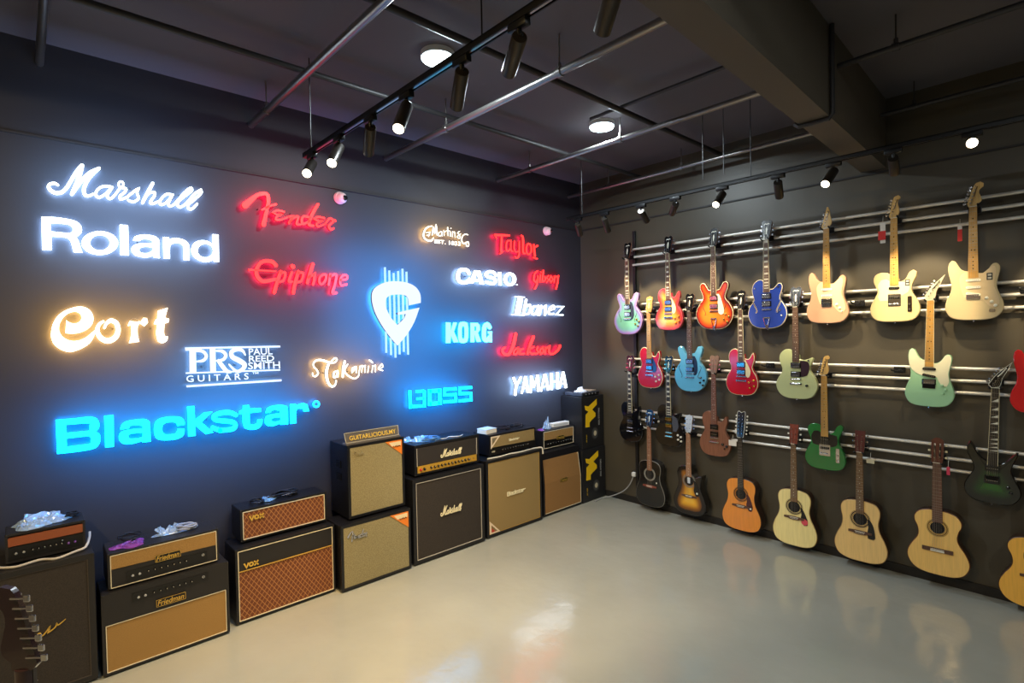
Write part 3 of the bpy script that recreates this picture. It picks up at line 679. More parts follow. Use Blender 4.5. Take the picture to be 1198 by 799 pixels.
sign('pale cyan glowing sign of four heavy block capitals', 'ice', [
 (C17, QG([(357, 48), (398, 50), (400, 112), (418, 48), (452, 50), (427, 125), (465, 212), (422, 215), (401, 160), (398, 218), (357, 220)])),
 (C17, PG([(500, 42), (535, 52), (542, 90), (542, 175), (532, 210), (500, 220), (468, 212), (458, 175), (458, 90), (468, 52)], [(500, 82), (508, 95), (508, 170), (500, 182), (492, 170), (492, 95)])),
 (C17, QG([(557, 52), (618, 52), (636, 72), (638, 112), (622, 135), (648, 208), (608, 210), (592, 150), (592, 212), (557, 212)], [(592, 84), (604, 84), (604, 116), (592, 116)])),
 (C17, S([36, 38, 38, 38, 38, 36], (715, 90), (695, 66), (672, 90), (670, 175), (692, 195), (715, 170)), LN(26, (722, 128), (723, 210)), LN(20, (700, 132), (735, 130)))], 0, 0, 1, 1.5)
sign('cyan glowing sign of four squared letters with slits, low beside the corner stacks', 'cyan', [
 (C17, LN(28, (66, 602), (70, 750)), LN(26, (70, 735), (182, 729)), LN(26, (184, 604), (185, 740)), LN(24, (112, 612), (184, 607)), LN(22, (118, 672), (184, 667))),
 (C17, LN(34, (226, 596), (228, 728)), LN(34, (309, 590), (311, 720)), LN(32, (226, 609), (311, 603)), LN(32, (227, 713), (312, 706))),
 (C17, LN(26, (448, 588), (348, 594), (348, 640), (438, 636), (440, 690), (336, 698))), (C17, LN(26, (572, 578), (472, 584), (472, 630), (562, 626), (564, 680), (462, 689)))], 0, 0, 1, 3.0)
# ================================================================== GUITARS
chrome = P('chrome', (205, 205, 210), .15, metal=1)
gold = P('gold_hardware', (200, 160, 70), .22, metal=1)
blackp = P('black_gloss_plastic', (14, 14, 15), .2, coat=.5)
cream = P('cream_binding', (225, 212, 170), .35)
pearl = P('pearl_inlay', (225, 222, 205), .25)
rosew = wood('rosewood_board', (88, 60, 44), .5, .05)
ebony = P('ebony_board', (42, 36, 33), .4)
maple = wood('maple_neck', (200, 150, 72), .3, .6, .1)
maplelt = wood('maple_head', (204, 164, 96), .3, .6, .1)
mahog = wood('mahogany_neck', (120, 66, 40), .35, .4)
whitep = P('white_plastic_guard', (236, 232, 214), .3)
strm = P('steel_string', (170, 165, 155), .3, metal=.9)
redtort = P('tortoise_guard', (70, 26, 18), .2, coat=.5, var=.6, vscale=60)

OUT = {}
OUT['lp'] = [(0, 0), (.07, .004), (.122, .026), (.155, .08), (.160, .13), (.146, .185), (.118, .232), (.108, .262), (.116, .298), (.128, .335), (.129, .372), (.120, .404), (.101, .388), (.086, .360), (.064, .344), (.036, .350), (.028, .39), (-.028, .415), (-.036, .432), (-.065, .442), (-.102, .428), (-.126, .392), (-.129, .35), (-.120, .308), (-.107, .275), (-.110, .238), (-.142, .188), (-.160, .13), (-.155, .08), (-.122, .026), (-.07, .004)]
OUT['es'] = [(0, 0), (.09, .006), (.160, .045), (.198, .115), (.196, .175), (.162, .235), (.130, .270), (.120, .298), (.132, .335), (.150, .375), (.152, .412), (.130, .432), (.100, .425), (.078, .395), (.058, .365), (.030, .362), (-.030, .362), (-.058, .365), (-.078, .395), (-.100, .425), (-.130, .432), (-.152, .412), (-.150, .375), (-.132, .335), (-.120, .298), (-.130, .270), (-.162, .235), (-.196, .175), (-.198, .115), (-.160, .045), (-.09, .006)]
OUT['hollow'] = [(0, 0), (.08, .005), (.145, .035), (.185, .10), (.186, .165), (.158, .222), (.130, .262), (.128, .295), (.142, .335), (.150, .375), (.138, .405), (.112, .408), (.088, .385), (.060, .360), (.030, .358), (.028, .40), (-.028, .432), (-.045, .446), (-.085, .446), (-.125, .418), (-.145, .37), (-.142, .32), (-.128, .275), (-.138, .24), (-.168, .205), (-.186, .15), (-.180, .095), (-.145, .035), (-.08, .005)]
OUT['jet'] = [(0, 0), (.08, .004), (.135, .030), (.168, .09), (.170, .145), (.148, .20), (.118, .242), (.110, .272), (.122, .31), (.142, .355), (.128, .366), (.095, .352), (.060, .342), (.030, .350), (.028, .385), (-.028, .41), (-.045, .432), (-.085, .436), (-.125, .405), (-.140, .36), (-.132, .31), (-.116, .265), (-.122, .225), (-.150, .18), (-.170, .13), (-.160, .075), (-.125, .025), (-.07, .003)]
OUT['strat'] = [(0,0),(.07,.003),(.125,.022),(.158,.07),(.160,.115),(.146,.165),(.130,.21),(.125,.25),(.131,.29),(.140,.335),(.142,.37),(.130,.393),(.112,.397),(.096,.385),(.080,.358),(.058,.336),(.028,.330),(-.028,.350),(-.050,.356),(-.070,.372),(-.086,.402),(-.100,.428),(-.118,.437),(-.134,.420),(-.141,.385),(-.138,.34),(-.129,.295),(-.123,.25),(-.128,.205),(-.146,.16),(-.158,.115),(-.156,.07),(-.125,.02),(-.07,.003)]
OUT['tele'] = [(0, 0), (.08, .003), (.13, .022), (.158, .07), (.160, .12), (.140, .175), (.114, .225), (.108, .265), (.120, .305), (.138, .345), (.142, .38), (.122, .395), (.095, .378), (.075, .335), (.052, .315), (.028, .312), (.028, .335), (-.028, .372), (-.05, .385), (-.095, .388), (-.128, .368), (-.138, .325), (-.122, .275), (-.112, .235), (-.132, .185), (-.158, .13), (-.160, .07), (-.13, .022), (-.08, .003)]
OUT['super'] = [(0, 0), (.07, .002), (.115, .02), (.146, .065), (.150, .115), (.128, .17), (.104, .218), (.098, .255), (.108, .30), (.124, .345), (.130, .378), (.116, .378), (.092, .345), (.066, .308), (.040, .290), (.026, .290), (-.026, .300), (-.055, .312), (-.082, .345), (-.105, .395), (-.126, .425), (-.140, .40), (-.142, .35), (-.122, .30), (-.104, .255), (-.106, .215), (-.130, .165), (-.150, .11), (-.146, .06), (-.115, .018), (-.07, .002)]
OUT['dread'] = [(0, 0), (.09, .004), (.160, .030), (.192, .08), (.197, .14), (.178, .20), (.150, .255), (.137, .300), (.136, .345), (.146, .395), (.145, .440), (.122, .478), (.080, .495), (.028, .502), (-.028, .502), (-.080, .495), (-.122, .478), (-.145, .440), (-.146, .395), (-.136, .345), (-.137, .300), (-.150, .255), (-.178, .20), (-.197, .14), (-.192, .08), (-.160, .030), (-.09, .004)]
OUT['dreadcut'] = [(0, 0), (.09, .004), (.160, .030), (.192, .08), (.197, .14), (.178, .20), (.150, .255), (.137, .300), (.138, .345), (.150, .385), (.154, .415), (.130, .412), (.090, .395), (.055, .402), (.030, .43), (.028, .50), (-.028, .502), (-.080, .495), (-.122, .478), (-.145, .440), (-.146, .395), (-.136, .345), (-.137, .300), (-.150, .255), (-.178, .20), (-.197, .14), (-.192, .08), (-.160, .030), (-.09, .004)]
OUT['classical'] = [(0, 0), (.09, .006), (.150, .035), (.182, .09), (.184, .145), (.160, .205), (.128, .258), (.117, .300), (.124, .345), (.140, .385), (.140, .425), (.115, .463), (.070, .483), (.028, .488), (-.028, .488), (-.070, .483), (-.115, .463), (-.140, .425), (-.140, .385), (-.124, .345), (-.117, .300), (-.128, .258), (-.160, .205), (-.184, .145), (-.182, .09), (-.150, .035), (-.09, .006)]
HEAD = {
 'gibson': [(-.021, 0), (-.030, .025), (-.040, .10), (-.046, .165), (-.030, .182), (-.012, .176), (0, .168), (.012, .176), (.030, .182), (.046, .165), (.040, .10), (.030, .025), (.021, 0)],
 'epi': [(-.021, 0), (-.030, .022), (-.037, .06), (-.034, .11), (-.040, .150), (-.034, .175), (-.016, .178), (0, .186), (.016, .178), (.034, .175), (.040, .150), (.034, .11), (.037, .06), (.030, .022), (.021, 0)],
 'strat': [(-.021, 0), (-.034, .012), (-.031, .030), (.002, .140), (.018, .166), (.040, .172), (.057, .158), (.056, .136), (.038, .118), (.033, .098), (.041, .072), (.047, .045), (.040, .030), (.022, .020), (.021, 0)],
 'slim': [(-.021, 0), (-.034, .012), (-.030, .034), (.000, .150), (.006, .180), (.016, .182), (.026, .15), (.032, .11), (.042, .06), (.038, .035), (.021, .018)],
 'tele': [(-.021, 0), (-.030, .014), (-.027, .034), (-.004, .146), (.010, .168), (.030, .174), (.043, .160), (.040, .145), (.028, .138), (.026, .11), (.036, .06), (.033, .035), (.021, .016)],
 'point': [(-.021, 0), (-.036, .020), (-.034, .036), (.006, .105), (.082, .190), (.056, .120), (.036, .075), (.030, .040), (.022, .012)],
 'classical': [(-.026, 0), (-.034, .02), (-.037, .165), (-.020, .182), (0, .188), (.020, .182), (.037, .165), (.034, .02), (.026, 0)],
 'martin': [(-.022, 0), (-.031, .022), (-.036, .165), (-.034, .175), (.034, .175), (.036, .165), (.031, .022), (.022, 0)],
 'seven': [(-.023, 0), (-.036, .013), (-.033, .033), (.004, .165), (.020, .192), (.043, .198), (.060, .182), (.058, .160), (.040, .140), (.034, .115), (.041, .08), (.047, .05), (.040, .032), (.024, .020), (.023, 0)],
 'twelve': [(-.024, 0), (-.034, .03), (-.040, .225), (-.022, .25), (0, .238), (.022, .25), (.040, .225), (.034, .03), (.024, 0)]}
TUNERS = {'gibson': 'both', 'epi': 'both', 'martin': 'both', 'twelve': 'twelve', 'classical': 'both', 'strat': 'left', 'slim': 'left', 'tele': 'left', 'seven': 'left', 'point': 'slant'}

OUT['es'] = [(x, z*1.07) for x, z in OUT['es']]
def body_mesh(t, kind, thick, mats, binding=True, rings=True, sx=1.0, hole=None, rimw=.085):
    o = smooth([(x*sx, z) for x, z in OUT[kind]], 4, True, 52); o = ccw(o)
    mb = MB(); n = len(o); bw = .005
    o2 = inset(o, bw)
    ob = inset(o, .008)
    def ring(l, d): return mb.add([(x, -d, z) for x, z in l], [])
    a = ring(ob, 0); b = ring(o, .008); c = ring(o, thick-.004); d = ring(o2, thick)
    for p, q, m in ((a, b, 0), (b, c, 2 if len(mats) > 2 else 0), (c, d, 1 if binding else 0)):
        for i in range(n):
            j = (i+1) % n; mb.f.append([p+i, p+j, q+j, q+i]); mb.m.append(m)
    for tri in fill([ob]):
        A_, B_, C_ = [ob[k] for k in tri]
        if (B_[0]-A_[0])*(C_[1]-A_[1])-(C_[0]-A_[0])*(B_[1]-A_[1]) > 0: tri = (tri[0], tri[2], tri[1])
        mb.f.append([a+k for k in tri]); mb.m.append(0)
    if rings:
        zc = max(z for x, z in o)*.42; last = d
        for i in range(n): mb.rim[d+i] = 0.0
        dense = o
        for s in (.93, .86, .78, .68, .55, .38, .2):
            l = [(x*s, zc+(z-zc)*s) for x, z in o2]
            e = ring(l, thick + (.006*(1-s) if kind == 'lp' else 0))
            for i, (x, z) in enumerate(l):
                dd = min((x-u)**2+(z-v)**2 for u, v in dense)**.5
                mb.rim[e+i] = min(1, dd/rimw)
            for i in range(n):
                j = (i+1) % n; mb.f.append([last+i, last+j, e+j, e+i]); mb.m.append(0)
            last = e
        k = mb.add([(0, -thick-(.006 if kind == 'lp' else 0), zc)], []); mb.rim[k] = 1
        for i in range(n): mb.f.append([last+i, last+(i+1) % n, k]); mb.m.append(0)
    else:
        for tri in fill([o2]):
            A_, B_, C_ = [o2[k] for k in tri]
            if (B_[0]-A_[0])*(C_[1]-A_[1])-(C_[0]-A_[0])*(B_[1]-A_[1]) < 0: tri = (tri[0], tri[2], tri[1])
            mb.f.append([d+k for k in tri]); mb.m.append(0)
    return mb.build('body', mats, t)

def pickup(t, x, z, w, h, d, style='chrome', tilt=0.0):
    mb = MB()
    if style in ('chrome', 'gold'):
        mb.box((0, -.004, 0), (w+.012, .008, h+.012)); mb.box((0, -.009, 0), (w, .010, h), 1, .002)
        for k in range(6): mb.disc((-w*.36+w*.72*k/5, -h*.22), .0028, .0138, .0148, 2, 8)
        o = mb.build('pickup', [blackp, chrome if style == 'chrome' else gold, strm], t)
    elif style == 'black':
        mb.box((0, -.003, 0), (w+.012, .006, h+.012)); mb.box((0, -.008, 0), (w, .010, h), 0, .002)
        for k in range(6): mb.disc((-w*.36+w*.72*k/5, 0), .0028, .0125, .0138, 1, 8)
        o = mb.build('pickup', [blackp, strm], t)
    else:   # single coil
        mb.prism([rrect(-w/2, -h/2, w/2, h/2, h*.45)], 0, .009, 0)
        for k in range(6): mb.disc((-w*.36+w*.72*k/5, 0), .0026, .0088, .0098, 1, 8)
        o = mb.build('pickup', [whitep if style == 'white' else blackp, strm], t)
    o.location = (x, -d, z); o.rotation_euler = (0, tilt, 0)
def knob(t, x, z, d, m, r=.011):
    mb = MB(); mb.tube([(0, 0, 0), (0, -.011, 0), (0, -.013, 0)], [r, r*.85, r*.6], 16)
    mb.build('knob', [m], t, True, (x, -d, z))
def fhole(t, side, z, d, m, edge=None, s=1.0):
    mb = MB()
    p = [(.008*side, .058*s), (.018*side, .050*s), (.012*side, .025*s), (0, 0), (-.012*side, -.025*s), (-.018*side, -.050*s), (-.008*side, -.058*s)]
    if edge: ribbon(mb, p, [.010, .008, .009, .011, .009, .008, .010], lambda x, z_, dd: (x, -dd, z_), 0, .0008, mats=(1, 1, 1))
    ribbon(mb, p, [.006, .004, .005, .007, .005, .004, .006], lambda x, z_, dd: (x, -dd, z_), .0008, .0013, mats=(0, 0, 0))
    mb.build('f_hole', [m, edge or m], t, loc=(.105*side, -d, z))

def guitar(name, label, x, zbot, L, kind, head, bodymats, y=-.14, **k):
    """one hanging guitar; front face lies at y, wall behind"""
    acoustic = kind in ('dread', 'dreadcut', 'classical')
    thick = k.get('thick', .10 if acoustic else .045)
    t = thing(name, label, k.get('cat', 'guitar'), (x, y+thick, zbot), k.get('rotz', 0), group='guitars hung on the wall rails' if not k.get('solo') else None, ry=k.get('lean', 0))
    body_mesh(t, kind, thick, bodymats, k.get('binding', True), k.get('rings', True), k.get('sx', 1.0), rimw=k.get('rimw', .085))
    top = thick + (.004 if kind == 'lp' else 0)
    hl = max(z for _, z in HEAD[head]); nut = L-hl; sl = .65 if acoustic else .635
    joint = {'lp': .395, 'es': .385, 'hollow': .425, 'jet': .405, 'strat': .345, 'tele': .37, 'super': .295, 'dread': .50, 'dreadcut': .50, 'classical': .486}[kind]
    fe = {'lp': .322, 'es': .335, 'hollow': .33, 'jet': .325, 'strat': .302, 'tele': .285, 'super': .272, 'dread': .395, 'dreadcut': .395, 'classical': .398}[kind]
    nd = top + .004   # top of body to fingerboard underside
    fb = k.get('board', rosew); nm = k.get('neckm', mahog)
    # neck: half-round beam from the joint to the nut
    mb = MB(); seg = 10; ring = []
    for i in range(seg+1):
        f = i/seg; z = (joint-.02)+(nut-joint+.02)*f; w = .028-.0075*f
        ring.append([(w*math.cos(a), -(nd-.002)+(.018)*math.sin(a), z) for a in [PI*q/8 for q in range(9)]])
    vs = [v for r_ in ring for v in r_]
    fs = [(i*9+q, i*9+q+1, (i+1)*9+q+1, (i+1)*9+q) for i in range(seg) for q in range(8)] + [tuple(range(9)), tuple(reversed(range(seg*9, seg*9+9)))]
    mb.add(vs, fs); mb.build('neck', [nm], t, True)
    # fingerboard with frets and inlays
    mb = MB(); w0 = .0285; w1 = .0215; wz = lambda z: w0+(w1-w0)*(z-fe)/(nut-fe)
    if acoustic and kind == 'classical': w0, w1 = .031, .026
    bound = k.get('bound', False)
    mb.prism([[(-w0, fe), (w0, fe), (w1, nut), (-w1, nut)]], nd-.006, nd+.004, 0, side=3 if bound else 0)
    if bound:
        for s_ in (-1, 1): mb.prism([ccw([(s_*(w0-.0022), fe), (s_*w0, fe), (s_*w1, nut), (s_*(w1-.0022), nut)])], nd+.004, nd+.0046, 3)
    fz = lambda q: nut-sl*(1-2**(-q/12)) if q else nut
    nf = 0
    for q in range(1, 23):
        z = fz(q)
        if z < fe+.004: break
        nf = q; ww = wz(z); mb.box((0, -(nd+.0046), z), (2*ww, .0016, .0016), 1)
    inl = k.get('inlay', 'dot')
    for q in (1, 3, 5, 7, 9, 12, 15, 17, 19, 21):
        if q > nf or (q == 1 and inl != 'block'): continue
        zc = (fz(q)+fz(q-1))/2; hh = (fz(q-1)-fz(q)); ww = wz(zc)
        if inl == 'block': mb.box((0, -(nd+.0042), zc), (ww*1.35, .0008, hh*.62), 2)
        elif inl == 'trap': mb.prism([[(-ww*.55, zc-hh*.32), (ww*.55, zc-hh*.22), (ww*.55, zc+hh*.22), (-ww*.55, zc+hh*.32)]], nd+.004, nd+.0047, 2)
        elif inl == 'fin': mb.prism([[(-ww*.8, zc-hh*.36), (ww*.8, zc-hh*.36), (ww*.8, zc+hh*.36)]], nd+.004, nd+.0047, 2)
        elif inl == 'dot':
            for xx in ((0,) if q != 12 else (-.009, .009)): mb.disc((xx, zc), .0035, nd+.004, nd+.0047, 2, 10)
    mb.box((0, -(nd+.002), nut+.002), (2*w1, .008, .004), 4)
    mb.build('fingerboard', [fb, strm, k.get('inlaym', pearl), cream, whitep], t)
    # headstock, tilted slightly back
    hb = MB(); hm = k.get('headm', blackp)
    loops = [smooth(HEAD[head], 3, True, 40)]
    if head in ('classical', 'twelve'):
        z1 = .145 if head == 'classical' else .205
        if head == 'classical': loops += [rrect(s_*.016-.006, .035, s_*.016+.006, z1, .005) for s_ in (-1, 1)]
    hb.prism(loops, 0, .014, 0, side=1, back=1)
    if k.get('head_edge'): 
        e_ = smooth(HEAD[head], 3, True, 40); hb.prism([e_, inset(e_, .003)], .014, .0148, 2)
    if k.get('logo', True) and head in ('gibson', 'epi'):
        hb.prism([[(-.004, .05), (.004, .05), (.007, .10), (0, .12), (-.007, .10)]], .014, .0147, 2)
        ribbon(hb, [(-.022, .142), (-.010, .150), (.0, .143), (.012, .151), (.022, .145)], .006, lambda a, c, d: (a, -d, c), .014, .0147, mats=(2, 2, 2))
    elif k.get('logo', True) and head in ('strat', 'tele', 'slim'):
        ribbon(hb, [(.006, .075), (.012, .100), (.016, .115), (.024, .140)], .005, lambda a, c, d: (a, -d, c), .014, .0146, mats=(3, 3, 3))
    elif head == 'twelve':
        hb.prism([rect(-.03, .02, .03, .21)], .014, .0146, 0)
    elif head == 'point' and k.get('logo', True):
        ribbon(hb, [(.010, .085), (.030, .110), (.052, .145)], .007, lambda a, c, d: (a, -d, c), .014, .0147, mats=(2, 2, 2))
    ho = hb.build('headstock', [hm, nm if not k.get('headside') else k['headside'], k.get('edgem', pearl), P('logo_brown', (60, 40, 28), .4)], t)
    ho.location = (0, -(nd-.012), nut-.002); ho.rotation_euler = (math.radians(k.get('tilt', 0 if TUNERS[head] in ('left', 'slant') else -9)), 0, 0)
    tm = k.get('tunerm', chrome); ty = TUNERS[head]; spots = []
    if ty == 'both': spots = [(s_*.017, z, s_*.046, z) for s_ in (-1, 1) for z in (.045, .09, .135)]
    elif ty == 'twelve': spots = [(s_*.017, z, s_*.048, z) for s_ in (-1, 1) for z in (.04, .073, .106, .139, .172, .205)]
    elif head == 'seven': spots = [(-.014+.0053*i, .032+.0232*i, -.052+.0060*i, .032+.0232*i) for i in range(7)]
    elif ty == 'left': spots = [(-.014+.0058*i, .030+.0225*i, -.046+.0068*i, .030+.0225*i) for i in range(6)]
    elif ty == 'slant': spots = [(-.012+.0125*i, .036+.0195*i, -.040+.0125*i, .044+.0195*i) for i in range(6)]
    for (px_, pz, ex, ez) in spots:
        mb = MB(); mb.tube([(px_, -.010, pz), (px_, -.023, pz)], .0042, 8)
        mb.tube([(px_, .002, pz), (ex, .002, ez)], .003, 6)
        dx = 1 if ex > px_ else -1
        mb.box((ex+dx*.004, .002, ez), (.014, .006, .015), 1, .002)
        o = mb.build('tuning_peg', [tm, k.get('buttonm', tm)], ho)
    # strings
    bz = nut-sl
    mb = MB(); hx = {'left': lambda i: -.014+.0058*i, 'slant': lambda i: -.012+.0125*i}.get(ty)
    for i in range(6):
        xb = -.026+.0104*i; xn = -.0175+.007*i; g_ = .00085-.0001*i
        mb.tube([(xb, -(top+(.012 if not acoustic else .008)), bz), (xn, -(nd+.007), nut), ], g_, 4)
        if hx: mb.tube([(xn, -(nd+.007), nut), (hx(i), -(nd+.004), nut+(.030+.0225*i if ty == 'left' else .036+.0195*i))], g_, 4)
        else: mb.tube([(xn, -(nd+.007), nut), ((-.017 if i < 3 else .017), -(nd-.004), nut+(.045+.045*(i if i < 3 else 5-i)))], g_, 4)
    mb.build('string_set', [strm], t)
    # fittings
    for a in k.get('pickups', []): pickup(t, a[0], a[1], a[2], a[3], top, a[4], a[5] if len(a) > 5 else 0)
    pg = k.get('guard')
    if pg:
        mb = MB(); mb.prism([smooth(pg[0], 4, True, 50)] + [list(q) for q in pg[2:]], 0, .0022, 0); mb.build('pickguard', [pg[1]], t, loc=(0, -(top+k.get('guard_lift', .0005)), 0))
    for a in k.get('knobs', []): knob(t, a[0], a[1], top+.001, a[2] if len(a) > 2 else chrome, a[3] if len(a) > 3 else .011)
    for a in k.get('plates', []):
        mb = MB(); mb.prism([rrect(*a[1], min(.006, abs(a[1][2]-a[1][0])/2.2))], 0, .002, 0); mb.build(a[0], [a[2]], t, loc=(0, -(top+.003), 0))
    br = k.get('bridge', 'tom')
    if br in ('tom', 'tomtrap', 'gold'):
        hm_ = gold if br == 'gold' else chrome
        mb = MB(); mb.box((0, -.006, 0), (.074, .012, .011), r=.003)
        for s_ in (-1, 1): mb.disc((s_*.037, 0), .0075, 0, .008, 0, 12)
        mb.build('bridge', [hm_], t, loc=(0, -top, bz))
        if br != 'tomtrap':
            mb = MB(); mb.box((0, -.007, 0), (.084, .012, .014), r=.004)
            for s_ in (-1, 1): mb.disc((s_*.041, 0), .009, 0, .012, 0, 12)
            mb.build('tailpiece', [hm_], t, loc=(0, -top, bz-.04))
        else:
            mb = MB(); mb.box((0, -.009, bz-.075), (.062, .006, .012), r=.002)
            for s_ in (-1, 1): mb.tube([(s_*.027, -.009, bz-.08), (s_*.012, -.008, .03), (s_*.008, -.006, .0)], .004, 8)
            mb.prism([[(-.014, -.002), (.014, -.002), (.010, .035), (-.010, .035)]], .001, .006, 0)
            mb.build('tailpiece', [hm_], t, loc=(0, -top, 0))
    elif br == 'trem':
        mb = MB(); mb.box((0, -.004, -.006), (.078, .008, .04), r=.002)
        for i in range(6): mb.box((-.026+.0104*i, -.010, -.002), (.009, .006, .026), r=.001)
        mb.build('bridge', [k.get('bridgem', chrome)], t, loc=(0, -top, bz))
    elif br == 'telebr':
        mb = MB(); mb.prism([rrect(-.042, -.05, .042, .045, .003)], 0, .003, 0)
        for i in range(3): mb.tube([(-.026+.0208*i-.008, -.008, -.03), (-.026+.0208*i+.008, -.008, -.03)], .0045, 8)
        mb.box((0, -.007, .016), (.068, .008, .018), 1, .003)
        mb.build('bridge', [chrome, blackp], t, loc=(0, -top, bz))
    elif br == 'acoustic':
        mb = MB(); mb.prism([smooth([(-.083, -.008), (-.05, -.010), (-.03, -.016), (.03, -.016), (.05, -.010), (.083, -.008), (.083, .008), (.04, .012), (-.04, .012), (-.083, .008)], 3)], 0, .009, 0)
        mb.box((0, -.011, .005), (.072, .006, .003), 1)
        for i in range(6): mb.disc((-.027+.0108*i, -.006), .003, .009, .012, 1, 8)
        mb.build('bridge', [k.get('bridgem', rosew), whitep], t, loc=(0, -top, bz-.002))
    elif br == 'classic':
        mb = MB(); mb.prism([rect(-.092, -.014, .092, .014)], 0, .008, 0); mb.box((0, -.010, .005), (.08, .006, .003), 1); mb.box((0, -.009, -.006), (.082, .008, .008), 1)
        mb.build('bridge', [rosew, whitep], t, loc=(0, -top, bz-.002))
    if acoustic:
        hz = fe-.045 if kind != 'classical' else fe-.042; hr = .050 if kind != 'classical' else .044
        mb = MB(); mb.prism([ellipse(0, 0, hr, hr, 32)], 0, .0006, 0)
        mb.build('sound_hole', [P('hole_dark', (16, 11, 8), .8)], t, loc=(0, -(top+.0002), hz))
        rs = k.get('rosette', (58, 40, 26))
        mb = MB()
        for a_, b_ in ((hr+.003, hr+.006), (hr+.009, hr+.017), (hr+.020, hr+.022)): mb.prism([ellipse(0, 0, b_, b_, 40), ellipse(0, 0, a_, a_, 40)], 0, .0007, 0)
        mb.build('rosette', [P('rosette_%d_%d' % rs[:2], rs, .4)], t, loc=(0, -(top+.0002), hz))
    for s_ in k.get('fholes', ()):
        fhole(t, s_, .205 if kind == 'hollow' else .20, top+.0005, P('f_hole_dark', (12, 8, 8), .6), k.get('fedge'))
    if k.get('sticker'):
        sx_, sz_, w_, h_, m_ = k['sticker']
        mb = MB(); mb.prism([rect(-w_/2, -h_/2, w_/2, h_/2)], 0, .001, 0)
        for q in (-1, 1): mb.prism([rect(-w_*.3, q*h_*.22-h_*.12, w_*.3, q*h_*.22+h_*.12)], .001, .0014, 1)
        mb.build('sticker', [m_, P('sticker_print', (190, 186, 170), .5)], t, loc=(sx_, -(top+.003), sz_))
    if k.get('round_sticker'):
        sx_, sz_, r_, m_ = k['round_sticker']
        mb = MB(); mb.prism([ellipse(0, 0, r_, r_, 24)], 0, .001, 0); mb.build('sticker', [m_], t, loc=(sx_, -(top+.0032), sz_))
    # strap buttons
    mb = MB(); mb.tube([(0, -thick/2, .002), (0, -thick/2, -.012)], [.005, .007], 10); mb.build('strap_button', [chrome], t)
    t['nut_z'] = zbot+nut; t['nd'] = nd
    return t

def ctrl(z0=.10, gm=None): return [(.070, .135), (.115, .150), (.075, .085), (.118, .100)]
HB = (.070, .036)
G = []
def lpk(m): return [(.075, .125, m), (.118, .145, m), (.082, .075, m), (.122, .095, m)]
lp_guard = [(.034, .335), (.042, .332), (.085, .245), (.080, .185), (.060, .170), (.042, .19), (.040, .25), (.034, .275)]
es_guard = [(.030, .365), (.055, .36), (.078, .31), (.085, .22), (.070, .175), (.045, .165), (.040, .25), (.036, .29)]

b1 = burst('burst_iridescent', [(0, (128, 96, 165)), (.25, (128, 122, 180)), (.6, (105, 165, 155)), (1, (112, 178, 150))], .18)
G.append((guitar('semi_hollow_guitar', 'iridescent silver and mint double-horned semi-hollow guitar with black guard, top row beside the corner', .785, 1.945, 1.03, 'es', 'gibson', [b1, P('lilac_rim', (190, 150, 190), .3)],
  board=rosew, inlay='block', guard=(es_guard, P('guard_navy', (40, 44, 60), .25, coat=.5)), pickups=[(0, .305, *HB, 'chrome'), (0, .225, *HB, 'chrome')], knobs=[(.118, .165, gold), (.150, .14, gold), (.10, .115, gold), (.135, .09, gold)], fholes=(-1, 1), bound=True, sx=.93), 'iridescent semi-hollow guitar'))
b2 = burst('burst_cherry', [(0, (175, 45, 60)), (.3, (200, 70, 55)), (.65, (222, 125, 38)), (1, (232, 160, 55))], .18)
G.append((guitar('single_cut_guitar', 'cherry sunburst single-cut guitar with pink red edge and cream guard, top row', 1.30, 1.985, .99, 'lp', 'gibson', [b2, P('pink_rim', (215, 90, 100), .3), P('pink_side', (190, 60, 75), .25, coat=.7)],
  inlay='trap', guard=(lp_guard, cream), pickups=[(0, .29, *HB, 'chrome'), (0, .22, *HB, 'chrome')], knobs=lpk(P('amber_knob', (235, 150, 50), .25, coat=.5)), bound=True, sx=1.0), 'cherry sunburst guitar'))
b3 = burst('burst_orange', [(0, (60, 12, 8)), (.18, (130, 26, 10)), (.45, (205, 72, 12)), (.8, (228, 118, 28)), (1, (232, 128, 36))], .16)
G.append((guitar('semi_hollow_guitar', 'orange sunburst semi-hollow guitar with dark red edges and white guard, top row', 1.80, 1.985, 1.0, 'es', 'epi', [b3, cream, P('burst_side', (110, 22, 10), .25, coat=.7)],
  inlay='dot', guard=([(.030, .345), (.060, .33), (.100, .20), (.095, .15), (.070, .14), (.045, .165), (.040, .25)], whitep), pickups=[(0, .305, *HB, 'chrome'), (0, .225, *HB, 'chrome')], bridge='tomtrap', knobs=[(.118, .145, gold), (.150, .12, gold), (.10, .095, gold), (.135, .07, gold)], fholes=(-1, 1), bound=True, sx=.95), 'orange sunburst semi-hollow guitar'))
blue = P('blue_finish', (38, 62, 150), .18, coat=.9, var=.1)
G.append((guitar('hollow_body_guitar', 'royal blue hollow-body guitar with cream edging and a chrome V tailpiece', 2.305, 1.985, .99, 'hollow', 'gibson', [blue, cream, blue],
  inlay='block', pickups=[(0, .295, *HB, 'chrome'), (0, .225, *HB, 'chrome')], bridge='tomtrap', knobs=[(.10, .375, chrome, .009), (.095, .15, chrome), (.130, .115, chrome), (.115, .165, chrome), (-.105, .37, chrome, .009)], fholes=(-1, 1), fedge=cream, bound=True, sx=.92, rings=False), 'royal blue hollow-body guitar'))
shell = P('shell_pink', (196, 152, 122), .22, coat=.8)
def strat_guard(): return [(-.040,.352),(.040,.332),(.062,.340),(.086,.364),(.104,.380),(.117,.374),(.122,.34),(.114,.29),(.110,.24),(.130,.175),(.138,.12),(.122,.085),(.09,.095),(.055,.14),(.040,.165),(-.050,.165),(-.062,.20),(-.075,.26),(-.072,.32)]
lt = P('guard_cream_white', (226, 194, 152), .3)
